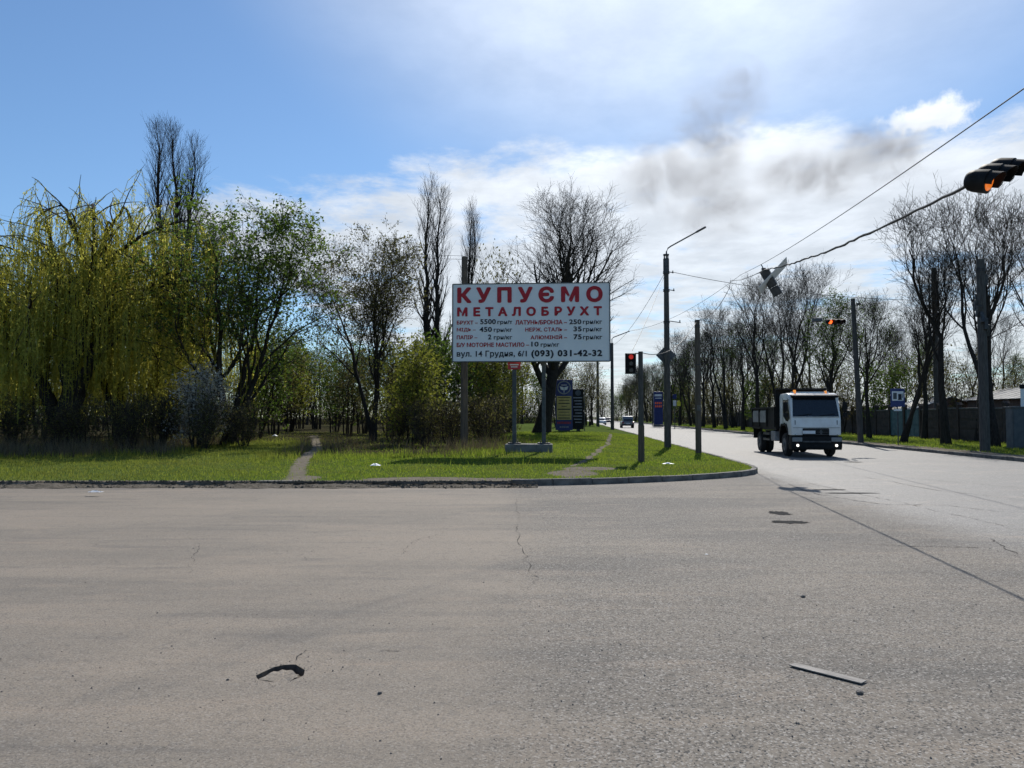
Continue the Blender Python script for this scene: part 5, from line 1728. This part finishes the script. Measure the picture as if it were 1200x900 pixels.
# ------------------------------------------------------------------ far cars
def car(name, px, Y, rz, body, label, suv=False, back=True):
    x = (px - 600) / FPX * Y
    c_ = empty(name, (x, Y, 0), rz, label, 'car')
    h = 1.72 if suv else 1.45
    hb = 0.95 if suv else 0.88
    L_ = 4.4
    W_ = 0.88
    lower = [(-L_ / 2, 0.35), (L_ / 2, 0.35), (L_ / 2 + 0.03, 0.6), (L_ / 2 - 0.1, hb - 0.06), (L_ * 0.22, hb), (-L_ * 0.42, hb), (-L_ / 2, hb - 0.1)]
    MB().prism(lower, 0, -W_, W_, 0.05).build('body', M[body], c_, True)
    roof = [(-L_ * (0.47 if suv else 0.40), hb - 0.02), (L_ * 0.24, hb - 0.02), (L_ * 0.08, h - 0.04), (0, h), (-L_ * 0.22, h), (-L_ * (0.42 if suv else 0.28), h - 0.08)]
    MB().prism(roof, 0, -W_ * 0.84, W_ * 0.84, 0.05).build('cabin', M[body], c_, True)
    gl = MB()
    yb = -L_ * (0.47 if suv else 0.40)
    yt = -L_ * (0.42 if suv else 0.28)
    gl.b.faces.new([gl.b.verts.new(p_) for p_ in ((-.62, yb - .012 + .03, hb + .06), (.62, yb - .012 + .03, hb + .06), (.56, yt - .012, h - .14), (-.56, yt - .012, h - .14))])
    gl.build('rear_window', M['glass'], c_)
    gf = MB()
    gf.b.faces.new([gf.b.verts.new(p_) for p_ in ((-.62, L_ * .235, hb + .03), (.62, L_ * .235, hb + .03), (.56, L_ * .095, h - .1), (-.56, L_ * .095, h - .1))])
    gf.build('windscreen', M['glass'], c_)
    for sg in (-1, 1):
        s3 = MB()
        s3.b.faces.new([s3.b.verts.new((sg * (W_ * .84 + .004), y_, z_)) for y_, z_ in ((-L_ * .36, hb + .05), (L_ * .18, hb + .05), (L_ * .06, h - .12), (-L_ * .25, h - .12))])
        s3.build('side_window', M['glass'], c_)
        MB().box((sg * 0.72, -L_ / 2 - 0.01, hb - 0.18), (0.26, 0.05, 0.18), None, 0.01).build('tail_light', M['taillamp'], c_)
        MB().box((sg * 0.66, L_ / 2 + 0.0, 0.66), (0.32, 0.06, 0.14), None, 0.01).build('headlight', M['lampglass'], c_)
        for yq in (-1.3, 1.35):
            MB().cyl((sg * 0.70, yq, 0.32), (sg * 0.90, yq, 0.32), 0.32, 0.32, 18).build('wheel', M['rubber'], c_, True)
    MB().box((0, -L_ / 2 - 0.02, 0.62), (0.5, 0.02, 0.11)).build('number_plate', M['plate'], c_)
    MB().box((0, -L_ / 2 + 0.05, 0.42), (1.7, 0.2, 0.2), None, 0.03).build('bumper', M['black'], c_)
    return c_


car('parked_car', 734.5, 112, -0.076, 'carsilver', 'dark silver estate car on the road beyond the traffic light post', True)
car('far_car', 704.5, 150, math.pi - 0.076, 'carwhite', 'tiny white car on the far road left of the second lamp post')
car('far_car', 711.8, 172, math.pi - 0.076, 'cardark', 'tiny dark car on the far road right behind the white one')

# ------------------------------------------------------------------ small things on the ground
a_, b_ = on_ground(929, 780), on_ground(1012, 802)
dv = b_ - a_
so = MB().box((0, 0, 0.006), (dv.length, 0.075, 0.007), None, 0.002)
for v in so.b.verts:
    v.co.z += 0.006 * (v.co.x / dv.length * 2) ** 2
    v.co.y += 0.01 * math.sin(v.co.x * 5)
so = so.build('loose_strip', M['plank'])
so.location = (a_ + b_) / 2
so.rotation_euler = (0, 0, math.atan2(dv.y, dv.x))
tag(so, 'flat grey strip of wood lying on the asphalt at lower right', 'plank')


def pebble(px, py, r_, seed, name, m, label, cat, group=None, flat=0.6, z=0.0):
    rq_ = random.Random(seed)
    p_ = on_ground(px, py, z)
    bm_ = MB()
    bmesh.ops.create_icosphere(bm_.b, subdivisions=2, radius=r_)
    for v in bm_.b.verts:
        v.co *= rq_.uniform(0.75, 1.2)
        v.co.z *= flat
    o = bm_.build(name, M[m])
    o.location = (p_.x, p_.y, z + r_ * flat * 0.7)
    return tag(o, label, cat, group)


pebble(1007, 813, 0.022, 1, 'stone', 'stone', 'small dark stone lying beside the flat grey strip', 'stone')
pebble(828, 650, 0.02, 4, 'paper_scrap', 'litterwhite', 'tiny white scrap on the asphalt in the middle right', 'litter', flat=0.3)
pebble(445, 813, 0.014, 5, 'stone', 'stone', 'tiny stone on the asphalt right of the pothole', 'stone')
pebble(267, 797, 0.010, 6, 'stone', 'stone', 'tiny stone on the asphalt left of the pothole', 'stone')
pebble(941, 700, 0.022, 7, 'stone', 'stone', 'small stone on the asphalt above the flat grey strip', 'stone')


def litter(px, py, w_, d_, h_, seed, label):
    rq_ = random.Random(seed)
    p0 = on_ground(px, py, 0.15)
    z = float(gz(p0.x, p0.y)) if p0.y > 18.1 else 0.03
    bm_ = MB()
    bmesh.ops.create_grid(bm_.b, x_segments=7, y_segments=5, size=0.5)
    for v in bm_.b.verts:
        e = (0.25 - v.co.x ** 2) * (0.25 - v.co.y ** 2) * 16
        v.co = Vector((v.co.x * w_ + rq_.uniform(-.02, .02), v.co.y * d_ + rq_.uniform(-.02, .02), h_ * e * rq_.uniform(0.4, 1.2)))
    o = bm_.build('plastic_bag', M['litterwhite'])
    o.location = (p0.x, p0.y, z + 0.06)
    return tag(o, label, 'litter')


litter(440, 548.5, 0.28, 0.2, 0.07, 1, 'crumpled white plastic bag on the grass left of the billboard')
litter(112, 573, 0.30, 0.12, 0.03, 2, 'flat white scrap in the gutter below the willow')
litter(783, 546, 0.35, 0.2, 0.04, 3, 'pale scrap in the grass beside the corner posts')
litter(322, 515, 0.3, 0.3, 0.12, 4, 'small white bag at the thicket edge left of the dirt path')

# ------------------------------------------------------------------ smoke
def smoke_cloud():
    Ys = 320
    c_ = at(900, 185, Ys)
    sx, sy, sz = 190, 40, 120
    m = bpy.data.materials.new('smoke')
    m.use_nodes = True
    t = NT(m.node_tree)
    co = t.n('ShaderNodeTexCoord').outputs['Object']
    n1 = t.noise(co, 0.045, 9, 0.66, 1.6)
    x, y, z = t.xyz(co)

    def puff(cx, cz, rx, rz):
        return t.math('SUBTRACT', 1.0, t.vmath('LENGTH', t.join(t.math('DIVIDE', t.math('SUBTRACT', x, cx), rx), t.math('DIVIDE', y, 18.0), t.math('DIVIDE', t.math('SUBTRACT', z, cz), rz)), out=1))
    k = Ys / 900
    acc = None
    for (qx, qz, rx, rz) in ((835, 165, 42, 75), (790, 205, 70, 45), (868, 112, 34, 40), (1035, 178, 52, 36), (950, 205, 80, 30), (835, 240, 60, 45)):
        p_ = at(qx, qz, Ys) - c_
        q_ = puff(p_.x, p_.z, rx * k * 1.4, rz * k * 1.4)
        acc = q_ if acc is None else t.math('SMOOTH_MAX', acc, q_, 0.15)
    dn = t.step(t.math('ADD', t.math('MULTIPLY', acc, 0.55), t.math('MULTIPLY', t.math('SUBTRACT', n1, 0.46), 3.0)), -0.05, 1.1)
    dn = t.math('MULTIPLY', dn, t.step(acc, 0.0, 0.6))
    pv = t.n('ShaderNodeVolumePrincipled')
    pv.inputs['Color'].default_value = (0.48, 0.44, 0.42, 1)
    pv.inputs['Anisotropy'].default_value = 0.2
    t.put(pv.inputs['Density'], t.math('MULTIPLY', dn, 0.055))
    t.t.links.new(pv.outputs[0], t.n('ShaderNodeOutputMaterial').inputs['Volume'])
    m.cycles.volume_step_rate = 1.0 if hasattr(m, 'cycles') and hasattr(m.cycles, 'volume_step_rate') else 1.0
    o = MB().box((0, 0, 0), (sx, sy, sz)).build('smoke', m)
    o.location = c_
    tag(o, 'thin dark brownish smoke drifting across the sky above the road', 'smoke', kind='stuff')


smoke_cloud()
